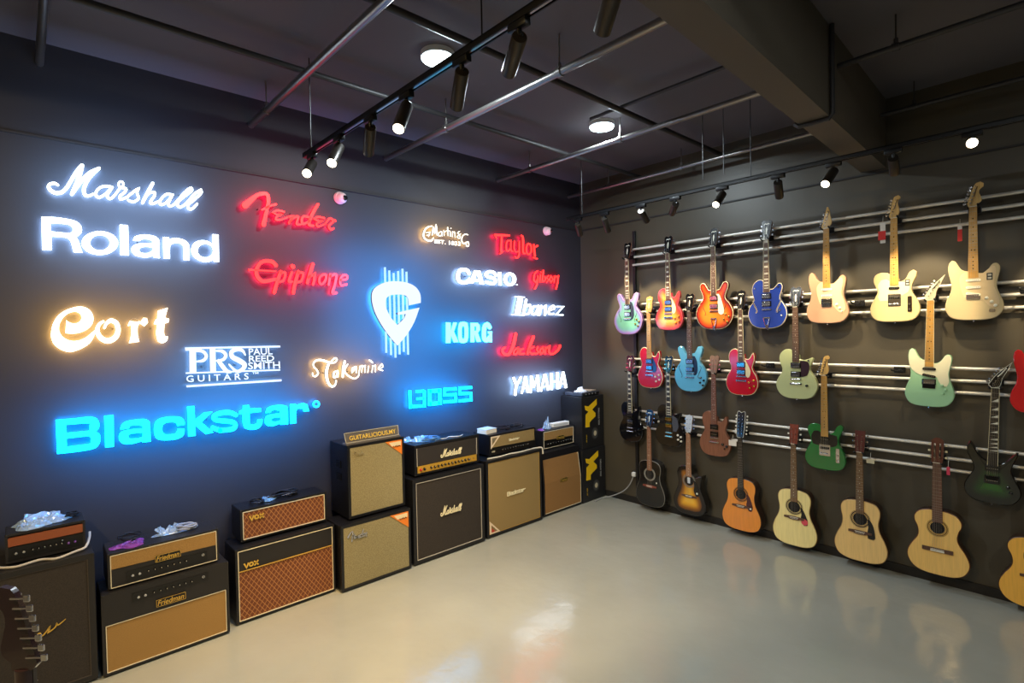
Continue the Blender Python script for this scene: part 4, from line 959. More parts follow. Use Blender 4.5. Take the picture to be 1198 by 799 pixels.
G.append((guitar('double_cut_guitar', 'pale shell pink double-cut solid guitar with maple neck, top row', 2.80, 2.02, .98, 'strat', 'slim', [shell, shell],
  neckm=maple, board=maple, headm=maplelt, inlaym=blackp, guard=(strat_guard(), lt), pickups=[(0, .285, .082, .018, 'white'), (0, .234, .082, .018, 'white'), (0, .185, *HB, 'chrome')], bridge='trem', knobs=[(.075, .155, whitep), (.098, .125, whitep), (.112, .098, whitep, .007)], binding=False, rings=False, guard_lift=.001), 'shell pink guitar'))
blonde = P('blonde_finish', (206, 184, 134), .22, coat=.8)
blkst = P('sticker_black', (40, 40, 38), .5)
tele_guard = [(-.028, .318), (-.05, .335), (-.085, .33), (-.108, .29), (-.100, .235), (-.108, .20), (-.095, .165), (-.04, .165), (-.04, .205), (.04, .205), (.045, .20), (.085, .225), (.095, .26), (.090, .30), (.05, .308)]
G.append((guitar('single_cut_slab_guitar', 'blonde slab-body guitar with maple neck and black sticker on its horn, top row', 3.275, 2.02, .98, 'tele', 'tele', [blonde, blonde],
  neckm=maple, board=maple, headm=maplelt, inlaym=blackp, guard=(tele_guard, P('guard_blonde', (230, 212, 166), .3)), pickups=[(0, .262, .070, .02, 'single')], bridge='telebr', plates=[('control_plate', (.085, .075, .112, .195), P('plate_dark_chrome', (120, 105, 100), .2, metal=1))], knobs=[(.098, .095, chrome, .009), (.098, .135, chrome, .009)], binding=False, rings=False, sticker=(.085, .30, .030, .05, blkst)), 'blonde slab-body guitar'))
owhite = P('olympic_white', (204, 184, 142), .2, coat=.8)
G.append((guitar('double_cut_guitar', 'cream white double-cut guitar with black sticker, furthest along the top row', 3.745, 2.02, .98, 'strat', 'strat', [owhite, owhite],
  neckm=maple, board=maple, headm=maplelt, inlaym=blackp, guard=(strat_guard(), P('guard_parchment', (212, 188, 146), .3)), pickups=[(0, .285, .082, .018, 'white'), (0, .234, .082, .018, 'white'), (0, .186, .082, .018, 'white', .18)], bridge='trem', knobs=[(.072, .155, whitep), (.098, .128, whitep), (.118, .10, whitep)], binding=False, rings=False, sticker=(.088, .305, .032, .05, blkst), plates=[('jack_plate', (.085, .055, .118, .078), chrome)]), 'cream white double-cut guitar'))
# second row
redf = P('cherry_red_gloss', (190, 18, 34), .15, coat=1)
G.append((guitar('single_cut_guitar', 'small bright red single-cut guitar with dark blue guard, second row beside the corner', 1.06, 1.36, 1.0, 'lp', 'epi', [redf, cream, redf],
  board=maple, neckm=maple, headm=maplelt, inlay='dot', inlaym=blackp, guard=(lp_guard, P('guard_blue', (40, 60, 110), .2, coat=.6)), pickups=[(0, .29, *HB, 'chrome'), (0, .22, *HB, 'chrome')], knobs=lpk(pearl), rings=False, sx=.97), 'red guitar with the blue guard'))
sky = P('sky_blue_finish', (92, 168, 205), .18, coat=.8)
G.append((guitar('semi_hollow_guitar', 'sky blue double-horned semi-hollow guitar with dark guard, second row', 1.535, 1.355, 1.0, 'es', 'gibson', [sky, sky],
  inlay='dot', guard=(es_guard, P('guard_black_blue', (26, 32, 50), .2, coat=.6)), pickups=[(0, .305, *HB, 'chrome'), (0, .225, *HB, 'chrome')], knobs=[(.118, .145, blackp), (.150, .12, blackp), (.11, .095, blackp), (.14, .07, blackp)], fholes=(-1, 1), binding=False, rings=False, sx=.88), 'sky blue guitar'))
G.append((guitar('single_cut_guitar', 'cherry red single-cut guitar with pale cream guard and gold knobs, second row', 2.065, 1.355, 1.0, 'lp', 'epi', [redf, cream, redf],
  inlay='trap', guard=(lp_guard, cream), pickups=[(0, .29, *HB, 'chrome'), (0, .22, *HB, 'chrome')], knobs=lpk(gold), bound=True, rings=False, sx=.95), 'red guitar with the cream guard'))
pale = P('pale_green_finish', (190, 196, 142), .28, coat=.6)
G.append((guitar('single_cut_guitar', 'pale olive green single-cut guitar with dark guard and two chrome pickups', 2.55, 1.36, .99, 'jet', 'gibson', [pale, pale],
  inlay='dot', guard=([(.034, .335), (.060, .338), (.095, .33), (.110, .30), (.104, .24), (.085, .205), (.042, .195), (.040, .26)], P('guard_aubergine', (52, 34, 44), .25, coat=.5)), pickups=[(0, .295, *HB, 'chrome'), (0, .218, *HB, 'chrome')], knobs=[(.105, .34, chrome, .009), (.088, .12, blackp, .012)], binding=False, rings=False, plates=[]), 'pale olive guitar'))
# mint superstrat: two-tone top
mint = P('mint_green_finish', (158, 205, 160), .25, coat=.7)
tt = guitar('double_cut_guitar', 'mint green double-cut guitar with cream upper half and pointed headstock', 3.485, 1.375, .99, 'strat', 'point', [mint, mint],
  neckm=maple, board=maple, headm=P('head_pale', (205, 200, 170), .3), inlaym=blackp, edgem=blackp, guard=([(x*.925, z) for x, z in ((-.03,.350),(-.052,.356),(-.070,.370),(-.086,.400),(-.100,.425),(-.117,.432),(-.131,.417),(-.137,.385),(-.135,.34),(-.127,.30),(-.10,.262),(-.05,.235),(0,.228),(.05,.226),(.065,.19),(.085,.165),(.115,.16),(.128,.20),(.122,.25),(.128,.29),(.137,.335),(.139,.37),(.128,.390),(.112,.394),(.098,.383),(.081,.356),(.058,.333),(.028,.328))], P('guard_ivory', (232, 226, 190), .25, coat=.4)),
  pickups=[(0, .285, .082, .018, 'single'), (0, .234, .082, .018, 'single', .2), (0, .188, .072, .030, 'chrome')], bridge='trem', bridgem=P('dark_bridge', (40, 40, 42), .25, metal=.8), knobs=[(.078, .165, mint), (.098, .135, mint), (.085, .105, mint, .008)], binding=False, rings=False, sx=.93, bound=True, lean=.02)
G.append((tt, 'mint green guitar'))
redp = P('poppy_red_finish', (205, 24, 30), .22, coat=.8)
G.append((guitar('double_cut_guitar', 'poppy red double-cut guitar with white guard, cut off by the photo edge', 4.095, 1.375, .98, 'strat', 'strat', [redp, redp],
  neckm=maple, board=rosew, headm=maplelt, guard=(strat_guard(), P('guard_mint_white', (205, 212, 190), .3)), pickups=[(0, .285, .082, .018, 'white'), (0, .234, .082, .018, 'white'), (0, .186, .082, .018, 'white', .18)], bridge='trem', knobs=[(.072, .155, whitep), (.098, .128, whitep), (.118, .10, whitep)], binding=False, rings=False), 'poppy red guitar'))
# third row
blk = P('black_finish', (12, 13, 17), .12, coat=1)
G.append((guitar('single_cut_guitar', 'black single-cut guitar with block inlays, third row beside the corner', .80, .74, .97, 'lp', 'gibson', [blk, blk],
  board=ebony, inlay='block', headm=blackp, pickups=[(0, .29, *HB, 'black'), (0, .22, *HB, 'chrome')], knobs=lpk(blackp), rings=False, bound=True, binding=False, sx=.96), 'black guitar beside the corner'))
sg = P('black_custom', (14, 14, 18), .12, coat=1)
G.append((guitar('double_cut_guitar', 'black double-cut guitar with gold pickups and bright knobs, second in the third row', 1.285, .755, .96, 'tele' if False else 'jet', 'gibson', [sg, sg],
  board=ebony, inlay='block', neckm=maplelt, headm=blackp, guard=([(.034, .32), (.05, .33), (.10, .30), (.112, .22), (.085, .165), (.05, .165), (.04, .25)], P('guard_white_blk', (70, 74, 84), .25)), pickups=[(0, .29, *HB, 'gold'), (0, .22, *HB, 'gold')], bridge='tom', knobs=[(.105, .13, pearl), (.140, .115, pearl), (.108, .085, pearl), (.142, .072, pearl)], rings=False, bound=True, binding=False), 'black guitar with gold pickups'))
G.append((guitar('single_cut_guitar', 'matte walnut brown single-cut guitar with two black pickups, third row', 1.79, .73, 1.0, 'lp', 'gibson', [wood('walnut_body', (122, 76, 52), .5, .1), mahog],
  board=wood('walnut_board', (124, 76, 58), .5, 0), neckm=mahog, headm=wood('walnut_head', (120, 92, 76), .5, 0), inlay='dot', logo=False, pickups=[(0, .29, *HB, 'black'), (0, .22, *HB, 'black')], knobs=[(.085, .13, blackp, .013), (.125, .115, blackp, .013), (.105, .09, blackp, .008)], rings=False, binding=False, sx=1.0), 'walnut brown guitar'))
grn = P('deep_green_finish', (22, 112, 48), .22, coat=.8, var=.15)
blk_guard = [(-.028, .318), (-.05, .330), (-.085, .325), (-.104, .28), (-.098, .235), (-.090, .215), (-.04, .205), (.04, .205), (.045, .20), (.085, .215), (.098, .25), (.092, .30), (.05, .308)]
G.append((guitar('single_cut_slab_guitar', 'deep green slab-body guitar with black guard and maple neck, third row', 2.775, .77, .98, 'tele', 'tele', [grn, grn],
  neckm=maple, board=maple, headm=maplelt, inlaym=blackp, guard=(blk_guard, blackp), pickups=[(0, .262, .070, .02, 'single')], bridge='telebr', plates=[('control_plate', (.085, .075, .112, .195), chrome)], knobs=[(.098, .095, chrome, .009), (.098, .135, chrome, .009)], binding=False, rings=False, sx=.97), 'deep green guitar'))
b18 = burst('burst_green', [(0, (6, 8, 6)), (.35, (8, 14, 8)), (.75, (20, 62, 16)), (1, (34, 92, 22))], .15)
G.append((guitar('double_cut_guitar', 'dark green and black burst double-cut guitar with shark fin inlays', 3.838, .72, 1.01, 'super', 'point', [b18, blackp, blackp],
  board=ebony, inlay='fin', neckm=blackp, headm=blackp, edgem=pearl, head_edge=True, bound=True, pickups=[(0, .25, .075, .036, 'black'), (0, .165, .075, .036, 'black')], bridge='trem', bridgem=P('black_bridge', (24, 24, 26), .25, metal=.7), knobs=[(.085, .13, blackp), (.10, .095, blackp)], binding=False, sx=1.0, rimw=.11, lean=.03), 'dark green burst guitar'))
# lowest row: acoustic guitars
blkac = P('black_top', (20, 20, 21), .2, coat=.8)
G.append((guitar('acoustic_guitar', 'black acoustic guitar with pale rosette and reddish bridge, lowest row beside the corner', 1.06, .07, 1.06, 'dread', 'epi', [blkac, P('grey_binding', (120, 116, 106), .4), blkac],
  y=-.17, neckm=mahog, board=wood('reddish_board', (150, 104, 78), .5, 0), headm=blackp, bridge='acoustic', bridgem=wood('bridge_red', (130, 66, 50), .5, 0), rosette=(150, 146, 134), inlay='dot', rings=False, sx=.92, round_sticker=(.085, .27, .008, pearl)), 'black acoustic guitar'))
b20 = burst('burst_tobacco', [(0, (10, 8, 6)), (.3, (34, 18, 8)), (.55, (150, 92, 20)), (.85, (225, 165, 40)), (1, (232, 178, 55))], .2)
ac_guard = [(.052, .36), (.075, .35), (.098, .30), (.112, .24), (.100, .205), (.075, .205), (.052, .255), (.058, .30)]
G.append((guitar('acoustic_guitar', 'yellow and black sunburst cutaway acoustic guitar with white tag in its sound hole', 1.525, .09, 1.03, 'dreadcut', 'epi', [b20, blackp, blackp],
  y=-.17, neckm=mahog, board=wood('tan_board', (165, 120, 90), .5, 0), headm=P('head_pale_reflection', (180, 190, 200), .3), bridge='acoustic', guard=(ac_guard, blackp), rosette=(110, 108, 100), inlay='dot', sx=.90, rimw=.13, logo=False, round_sticker=(.088, .235, .010, pearl), plates=[('hang_tag', (-.014, .325, .014, .385), P('tag_white', (215, 225, 232), .5))]), 'sunburst acoustic guitar'))  # pale reflection painted into the headstock's colour
def actop(n, c): return wood(n, c, .3, .5, .06)
G.append((guitar('acoustic_guitar', 'amber orange twelve-string acoustic guitar with tortoise guard, lowest row', 2.06, .065, 1.14, 'dread', 'twelve', [actop('amber_top', (224, 140, 50)), P('dark_binding', (70, 40, 20), .4), P('shaded_sides', (46, 24, 14), .35, coat=.4)],  # shade on the body sides is put into their dark colour
  y=-.17, buttonm=pearl, neckm=P('dark_neck', (60, 50, 48), .4), board=ebony, headm=blackp, head_edge=True, bridge='acoustic', bridgem=wood('bridge_b', (90, 60, 44), .5, 0), guard=(ac_guard, redtort), inlay='none', rings=False, sx=.95, logo=False, round_sticker=(.092, .23, .009, pearl)), 'amber twelve-string guitar'))
G.append((guitar('acoustic_guitar', 'pale cream acoustic guitar with black guard carrying a round pink sticker', 2.535, .055, 1.08, 'dread', 'martin', [actop('cream_top', (240, 222, 150)), P('tan_binding', (190, 160, 100), .4), P('shaded_sides', (46, 24, 14), .35, coat=.4)],
  y=-.17, neckm=mahog, board=wood('mid_board', (122, 90, 58), .5, 0), headm=wood('head_red_brown', (125, 52, 30), .4, .3), bridge='acoustic', guard=([(.050, .355), (.068, .345), (.095, .29), (.112, .24), (.108, .205), (.080, .20), (.056, .255), (.060, .30)], blackp), inlay='dot', rings=False, sx=.93, logo=False, round_sticker=(.086, .232, .027, P('sticker_pink', (215, 80, 90), .5)), buttonm=whitep), 'pale cream acoustic guitar'))
G.append((guitar('acoustic_guitar', 'natural spruce acoustic guitar with plain black guard and dark red headstock', 3.04, .07, 1.07, 'dread', 'martin', [actop('spruce_top', (240, 200, 126)), P('tan_binding2', (170, 130, 80), .4), P('shaded_sides', (46, 24, 14), .35, coat=.4)],
  y=-.17, neckm=mahog, board=wood('mid_board', (122, 90, 58), .5, 0), headm=wood('head_dark_red', (80, 22, 24), .35, .4), bridge='acoustic', guard=([(.050, .36), (.072, .35), (.095, .30), (.105, .22), (.090, .20), (.055, .205), (.052, .255), (.058, .30)], blackp), inlay='dot', rings=False, sx=.95, logo=False), 'spruce acoustic guitar'))
G.append((guitar('classical_guitar', 'honey-coloured classical guitar with slotted headstock and no guard', 3.54, .12, 1.03, 'classical', 'classical', [actop('honey_top', (240, 194, 108)), P('brown_binding', (120, 70, 35), .4), P('shaded_sides', (46, 24, 14), .35, coat=.4)],
  y=-.17, neckm=mahog, board=wood('classical_board', (110, 76, 60), .5, 0), headm=wood('classical_head', (78, 20, 16), .35, .4), bridge='classic', inlay='none', rings=False, logo=False, rosette=(120, 92, 40), buttonm=cream), 'classical guitar'))
G.append((guitar('acoustic_guitar', 'golden acoustic guitar at the photo edge, last in the lowest row', 4.07, .05, 1.05, 'classical', 'martin', [actop('gold_top', (238, 178, 70)), P('dark_binding', (70, 40, 20), .4), P('shaded_sides', (46, 24, 14), .35, coat=.4)],
  y=-.17, neckm=mahog, board=rosew, headm=mahog, bridge='acoustic', inlay='dot', rings=False, sx=1.04, logo=False), 'golden acoustic guitar'))

# ------------------------------------------------------------------ rails, post, hangers
railm = P('brushed_steel_rail', (225, 220, 210), .36, metal=.35, bump=.03, bscale=30)
RZ = [(2.90, 2.812, 2.724), (2.28, 2.192, 2.102), (1.664, 1.573, 1.485), (1.08, .984, .898)]
GN = ['highest', 'second highest', 'third', 'lowest']; RN = ['upper', 'middle', 'lower']
for gi, zs in enumerate(RZ):
    for ri, z in enumerate(zs):
        t = thing('wall_rail', '%s steel rail of the %s set of three on the guitar wall' % (RN[ri], GN[gi]), 'rail', (.80, -.05, z), group='long steel rails on the guitar wall')
        mb = MB(); mb.tube([(0, 0, 0), (4.4, 0, 0)], .0125, 12); mb.build('rail_tube', [railm], t, True)
        for q in range(9):
            mb = MB(); mb.box((.03+q*.54, .032, 0), (.03, .036, .022)); mb.build('bracket', [blackm], t)
mb = MB(); mb.box((0, 0, 0), (.035, .03, 3.04), r=.003)
tag(mb.build('upright_post', [P('post_black', (18, 18, 21), .45)], loc=(.80, -.016, 1.59)), 'slim black upright post at the corner end of the rails', 'post')
def hanger(x, z, label, out=.09, drop=0):
    t = thing('guitar_hanger', label, 'hanger', (x, -.05, z), group='black guitar hangers on the rails')
    mb = MB(); mb.box((0, -.006, 0), (.075, .026, .05), r=.004); mb.build('bracket', [blackm], t)
    mb = MB(); mb.tube([(0, -.015, 0), (0, -out+.02, -.005+drop)], .006, 8); mb.build('hanger_arm', [blackm], t, True)
    for s in (-1, 1):
        mb = MB(); mb.tube([(0, -out+.022, -.005+drop), (s*.022, -out+.010, -.003+drop), (s*.031, -out-.008, 0+drop), (s*.030, -out-.035, .006+drop), (s*.030, -out-.05, .014+drop)], .0062, 8)
        mb.build('yoke_prong', [P('rubber_black', (16, 16, 17), .6)], t, True)
for t, short in G:
    nz = t['nut_z']; x = t.location.x; y = t.location.y - t['nd']
    lean = t.rotation_euler.y
    x += math.sin(lean)*(nz-t.location.z)
    rz = min([z for g in RZ for z in g], key=lambda q: abs(q-nz))
    hanger(x, rz, 'black wall hanger holding the %s' % short, out=max(.05, -(y+.05)-.005), drop=nz-.004-rz)
    del t['nut_z']; del t['nd']
hanger(3.29, 1.64, 'empty black hanger between the deep green and mint green guitars', .09)
hanger(2.30, 1.64, 'empty black hanger between the cherry red and pale olive guitars', .09)
hanger(3.02, 2.18, 'empty black hanger under the gap between the pink and blonde guitars', .09)
hanger(4.02, 2.22, 'empty black hanger above the poppy red guitar', .09)

# hang tags
def card(name, x, z, w, h, m, label, y=-.155, string=.05, cat='tag'):
    t = thing(name, label, cat, (x, y, z))
    mb = MB(); mb.prism([rrect(-w/2, -h/2, w/2, h/2, .003)], 0, .0015, 0); mb.build('tag_card', [m], t)
    mb = MB(); mb.tube([(0, 0, h/2-.005), (0, .01, h/2+string)], .0012, 5); mb.build('tag_string', [whitep], t)
    return t
tagred = P('tag_red', (200, 30, 30), .5); tagw = P('tag_white2', (215, 210, 200), .5)
card('price_tag', 3.205, 2.72, .035, .16, tagw, 'white hang tag on the blonde slab-body guitar neck')
t = card('price_tag', 3.20, 2.70, .05, .07, tagred, 'red hang tag on the blonde slab-body guitar neck', y=-.160)
t = card('price_tag', 3.675, 2.645, .026, .11, tagred, 'red and white hang tag on the cream white guitar neck', y=-.165)
mb = MB(); mb.prism([rect(-.012, .03, .012, .055)], .0015, .002, 0); mb.build('tag_stripe', [tagw], t)
card('price_tag', 2.00, .90, .075, .055, tagw, 'white price card hanging from the twelve-string headstock', y=-.20)
card('price_tag', 3.115, .905, .055, .035, P('tag_beige', (205, 195, 160), .5), 'small beige card hanging by the spruce acoustic headstock', y=-.17)
card('price_tag', 3.605, .915, .02, .06, P('tag_pink', (215, 60, 90), .5), 'small pink red tag on the classical guitar headstock', y=-.17)
# ================================================================== AMPLIFIERS ALONG THE SIGN WALL
tolex = P('black_tolex', (17, 18, 23), .36, bump=.5, bscale=400)
tolexb = P('charcoal_tolex', (30, 28, 28), .42, bump=.5, bscale=400)
piping_w = P('white_piping', (215, 205, 175), .5)
piping_g = P('gold_piping', (185, 145, 60), .4)
piping_s = P('silver_piping', (165, 160, 150), .4)
panelk = P('panel_black', (16, 15, 15), .35)
goldp = P('gold_panel', (205, 160, 60), .35, metal=.4)
corner_m = P('corner_metal', (60, 58, 56), .35, metal=.8)
creamtxt = P('logo_cream', (235, 225, 185), .4)
goldtxt = P('logo_gold', (215, 175, 75), .35, metal=.3)
def grille_mat(name, a, b, kind='weave', scale=260):
    if name in MATS: return MATS[name]
    m, N, L, bs = new_mat(name)
    tc = N.new('ShaderNodeTexCoord'); bs.inputs['Roughness'].default_value = .85
    mx = N.new('ShaderNodeMix'); mx.data_type = 'RGBA'; mx.inputs[6].default_value = lin(a); mx.inputs[7].default_value = lin(b)
    if kind == 'diamond':
        sp = N.new('ShaderNodeSeparateXYZ'); L.new(tc.outputs['Object'], sp.inputs[0])
        def ma(op, i0, i1=None):
            n = N.new('ShaderNodeMath'); n.operation = op
            for k, q in enumerate((i0, i1)):
                if q is None: continue
                if isinstance(q, (int, float)): n.inputs[k].default_value = q
                else: L.new(q, n.inputs[k])
            return n.outputs[0]
        u = ma('MULTIPLY', sp.outputs['X'], 1/.034); v = ma('MULTIPLY', sp.outputs['Z'], 1/.046)
        def line(s): 
            f = ma('FRACT', s); d = ma('ABSOLUTE', ma('SUBTRACT', f, .5)); return ma('GREATER_THAN', d, .435)
        f = ma('MAXIMUM', line(ma('ADD', u, v)), line(ma('SUBTRACT', u, v)))
        n = N.new('ShaderNodeTexNoise'); n.inputs['Scale'].default_value = 120; L.new(tc.outputs['Object'], n.inputs['Vector'])
        f = ma('ADD', ma('MULTIPLY', f, .8), ma('MULTIPLY', n.outputs['Fac'], .2)); L.new(f, mx.inputs[0])
    else:
        n = N.new('ShaderNodeTexNoise'); n.inputs['Scale'].default_value = scale; n.inputs['Detail'].default_value = 2
        L.new(tc.outputs['Object'], n.inputs['Vector'])
        r = N.new('ShaderNodeMapRange'); r.inputs['From Min'].default_value = .35; r.inputs['From Max'].default_value = .65
        L.new(n.outputs['Fac'], r.inputs['Value']); L.new(r.outputs['Result'], mx.inputs[0])
    L.new(mx.outputs[2], bs.inputs['Base Color'])
    return m
g_black = grille_mat('grille_black', (36, 31, 28), (52, 45, 38))
g_gold = grille_mat('grille_gold', (140, 106, 54), (160, 124, 68))
g_silver = grille_mat('grille_silver_sparkle', (122, 112, 78), (152, 142, 104), scale=180)
g_tan = grille_mat('grille_tan', (130, 108, 64), (152, 128, 80))
g_brown = grille_mat('grille_brown_check', (128, 92, 48), (148, 110, 62))
g_diam = grille_mat('grille_brown_diamond', (92, 42, 20), (176, 122, 70), 'diamond')

def amp(name, label, cat, y0, y1, xf, z0, z1, depth, body=tolex, rot=0.0, group=None, border=.028, feet=True, corners=True, handle=False, rec=.012, slant=0.0):
    """box-shaped cabinet facing the room; local x runs along the wall, -y to the room"""
    w = y1-y0; h = z1-z0
    t = thing(name, label, cat, (xf, (y0+y1)/2, z0), PI/2+rot, group)
    f = .012 if feet else 0.0
    mb = MB()
    if slant:
        zc = f+(h-f)*.52
        prof = [(0, f), (depth, f), (depth, h), (slant, h), (0, zc)]     # (depth, z)
        vs = []; 
        for xx in (-w/2, w/2): vs += [(xx, d, z) for d, z in prof]
        n = 5; mb.add(vs, [tuple(range(n)), tuple(reversed(range(n, 2*n)))]+[(i, n+i, n+(i+1) % n, (i+1) % n) for i in range(n)])
    else:
        mb.box((0, rec+(depth-rec)/2, f+(h-f)/2), (w-.002, depth-rec, h-f-.002), r=.006)
        b = border
        mb.prism([rrect(-w/2, f, w/2, h, .008), rect(-w/2+b, f+b, w/2-b, h-b)], -(rec+.02), 0)
    mb.build('cabinet', [body], t)
    if feet:
        for sx_ in (-1, 1):
            for yy in (.04, depth-.04):
                mb = MB(); mb.tube([(0, 0, 0), (0, 0, .014)], [.014, .016], 12); mb.build('foot', [P('rubber_foot', (18, 18, 18), .7)], t, loc=(sx_*(w/2-.05), yy, 0))
    if corners and not slant:
        for sx_ in (-1, 1):
            for zz in (f, h):
                mb = MB(); s = .016 if min(w, h) > .3 else .012
                mb.box((0, s-.002, 0), (s, 2*s, s), r=s*.3); mb.build('corner_cap', [corner_m], t, loc=(sx_*(w/2-s*.45), 0, zz+(s*.45 if zz == f else -s*.45)))
    if handle:
        mb = MB(); mb.tube([(-.11, depth/2, h+.001), (-.09, depth/2, h+.018), (0, depth/2, h+.024), (.09, depth/2, h+.018), (.11, depth/2, h+.001)], .009, 8); 
        for s in (-1, 1): mb.box((s*.115, depth/2, h+.003), (.03, .028, .008), 1, .002)
        mb.build('handle', [P('handle_rubber', (20, 20, 22), .5), corner_m], t, True)
    return t, w, h
def panel(t, name, x0, z0, x1, z1, m, d=0.0, th=.006, r=.003):
    mb = MB(); mb.prism([rrect(x0, z0, x1, z1, r)], d-th, d); return mb.build(name, [m], t)
def piping(t, x0, z0, x1, z1, m, d=.003, wd=.006):
    mb = MB(); mb.prism([rrect(x0, z0, x1, z1, .004), rrect(x0+wd, z0+wd, x1-wd, z1-wd, .003)], d-.008, d); return mb.build('piping', [m], t)
def knobs(p, xs, z, d, m, r=.009):
    for i, x in enumerate(xs):
        mb = MB(); mb.tube([(0, 0, 0), (0, -.012, 0)], [r, r*.85], 12); mb.box((0, -.0125, r*.45), (.0018, .001, r*.8), 1)
        mb.build('knob', [m, whitep], p, loc=(x, -d, z))
def jacks(p, xs, z, d, r=.006):
    for x in xs:
        mb = MB(); mb.prism([ellipse(0, 0, r, r, 14), ellipse(0, 0, r*.5, r*.5, 14)], 0, .003, 0); mb.build('jack', [chrome], p, loc=(x, -d, z))
def lettering(t, body, x0, z0, x1, z1, d, m, name='logo', shear=0.0, plate=None, pad=.006, pth=.003):
    mb = MB()
    if plate: mb.prism([rrect(x0-pad, z0-pad, x1+pad+shear*(z1-z0), z1+pad, .003)], d-pth, d, 1)
    if plate:
        mb.prism([rrect(x0-pad, z0-pad, x1+pad+shear*(z1-z0), z1+pad, .003), rrect(x0-pad+.002, z0-pad+.002, x1+pad-.002+shear*(z1-z0), z1+pad-.002, .003)], d, d+.0008, 0)
    put_type(mb, body, x0, z0, x1, z1, d+.0008, 0, shear)
    return mb.build(name, [m, plate or m], t)
def script(t, src, x0, z0, x1, z1, d, m, wmul=1.0, th=.004, name='logo'):
    """joined-up lettering traced once for the wall sign and reused at badge size"""
    mb = MB()
    def fn0(c):
        def f(x, y, dd):
            p = survey(0, SX, c[1]+x/c[3], c[2]+y/c[3]); return (p.y, -dd, p.z)
        return f
    for g in src:
        c = ('crop', 0, 0, 1); s = list(g)
        if isinstance(s[0], tuple) and s[0][0] == 'crop': c = s[0]; s = s[1:]
        if wmul != 1: s = [(q[0], [w*wmul for w in q[1]] if isinstance(q[1], list) else q[1]*wmul) + q[2:] if q[0] in 'sl' else q for q in s]
        draw(mb, s, fn0(c), d-th, d, (0, 0, 0))
    X0 = min(v[0] for v in mb.v); X1 = max(v[0] for v in mb.v); Z0 = min(v[2] for v in mb.v); Z1 = max(v[2] for v in mb.v)
    mb.v = [(x0+(v[0]-X0)/(X1-X0)*(x1-x0), v[1], z0+(v[2]-Z0)/(Z1-Z0)*(z1-z0)) for v in mb.v]
    return mb.build(name, [m], t)
VOXL = [(LN(16, (0, 0), (22, -50), (44, 0)),), (('e', 72, -25, 26, 26, 72, -25, 10, 12),), (LN(15, (104, 0), (146, -50)), LN(15, (146, 0), (104, -50)))]
def vox_logo(t, x0, z0, s, d, m):
    mb = MB(); k = s/150
    fn = lambda x, y, dd: (x0+x*k, -dd, z0+(y+50)*k)
    for g in VOXL: draw(mb, g, fn, d-.004, d, (0, 0, 0))
    mb.build('logo', [m], t)

# near left: tall closed-back cabinet, run past the photo edge
t, w, h = amp('speaker_cabinet', 'tall black speaker cabinet with a thin gold script logo, nearest the viewer', 'speaker cabinet', -5.64, -4.885, .375, 0, .755, .355, tolexb, border=.03)
panel(t, 'grille', -w/2+.03, .045, w/2-.03, h-.03, g_black, -.006); piping(t, -w/2+.03, .042, w/2-.03, h-.03, P('dark_piping', (70, 62, 54), .5), -.002, .004)
mb = MB(); sgn = [(105, 588), (140, 570), (168, 545), (175, 572), (150, 576), (185, 560), (202, 548), (208, 566), (228, 545), (238, 562), (254, 545), (266, 528), (258, 556), (283, 540), (290, 522), (296, 532), (322, 514)]
ribbon(mb, [((x-105)/217*.26-.02, (588-y)/74*.085+.33) for x, y in sgn], [.004, .006, .008, .008, .006, .006, .006, .006, .006, .006, .006, .008, .006, .006, .006, .006, .003], lambda a, c, d: (a, -d, c), 0, .003, mats=(0, 0, 0)); mb.build('logo', [goldtxt], t)
t, w, h = amp('amplifier_head', 'small amplifier head with an orange upper panel, topmost nearest the viewer', 'amplifier', -5.262, -4.915, .27, .755, .93, .20, tolexb, border=.012, handle=False)
mb = MB(); mb.prism([rrect(-w/2+.012, .105, w/2-.012, h-.022, .004)], -.01, .001); mb.build('upper_panel', [P('orange_panel', (140, 74, 40), .4, coat=.3)], t)
p = panel(t, 'control_panel', -w/2+.012, .022, w/2-.012, .100, panelk, -.002)
knobs(p, [-.13, -.098], .066, .003, chrome, .008); knobs(p, [-.06, -.035, -.01, .015, .04, .065], .066, .003, blackp, .008); knobs(p, [.095, .125], .06, .003, P('knob_violet', (110, 60, 150), .3), .006); knobs(p, [.068], .085, .003, chrome, .005)
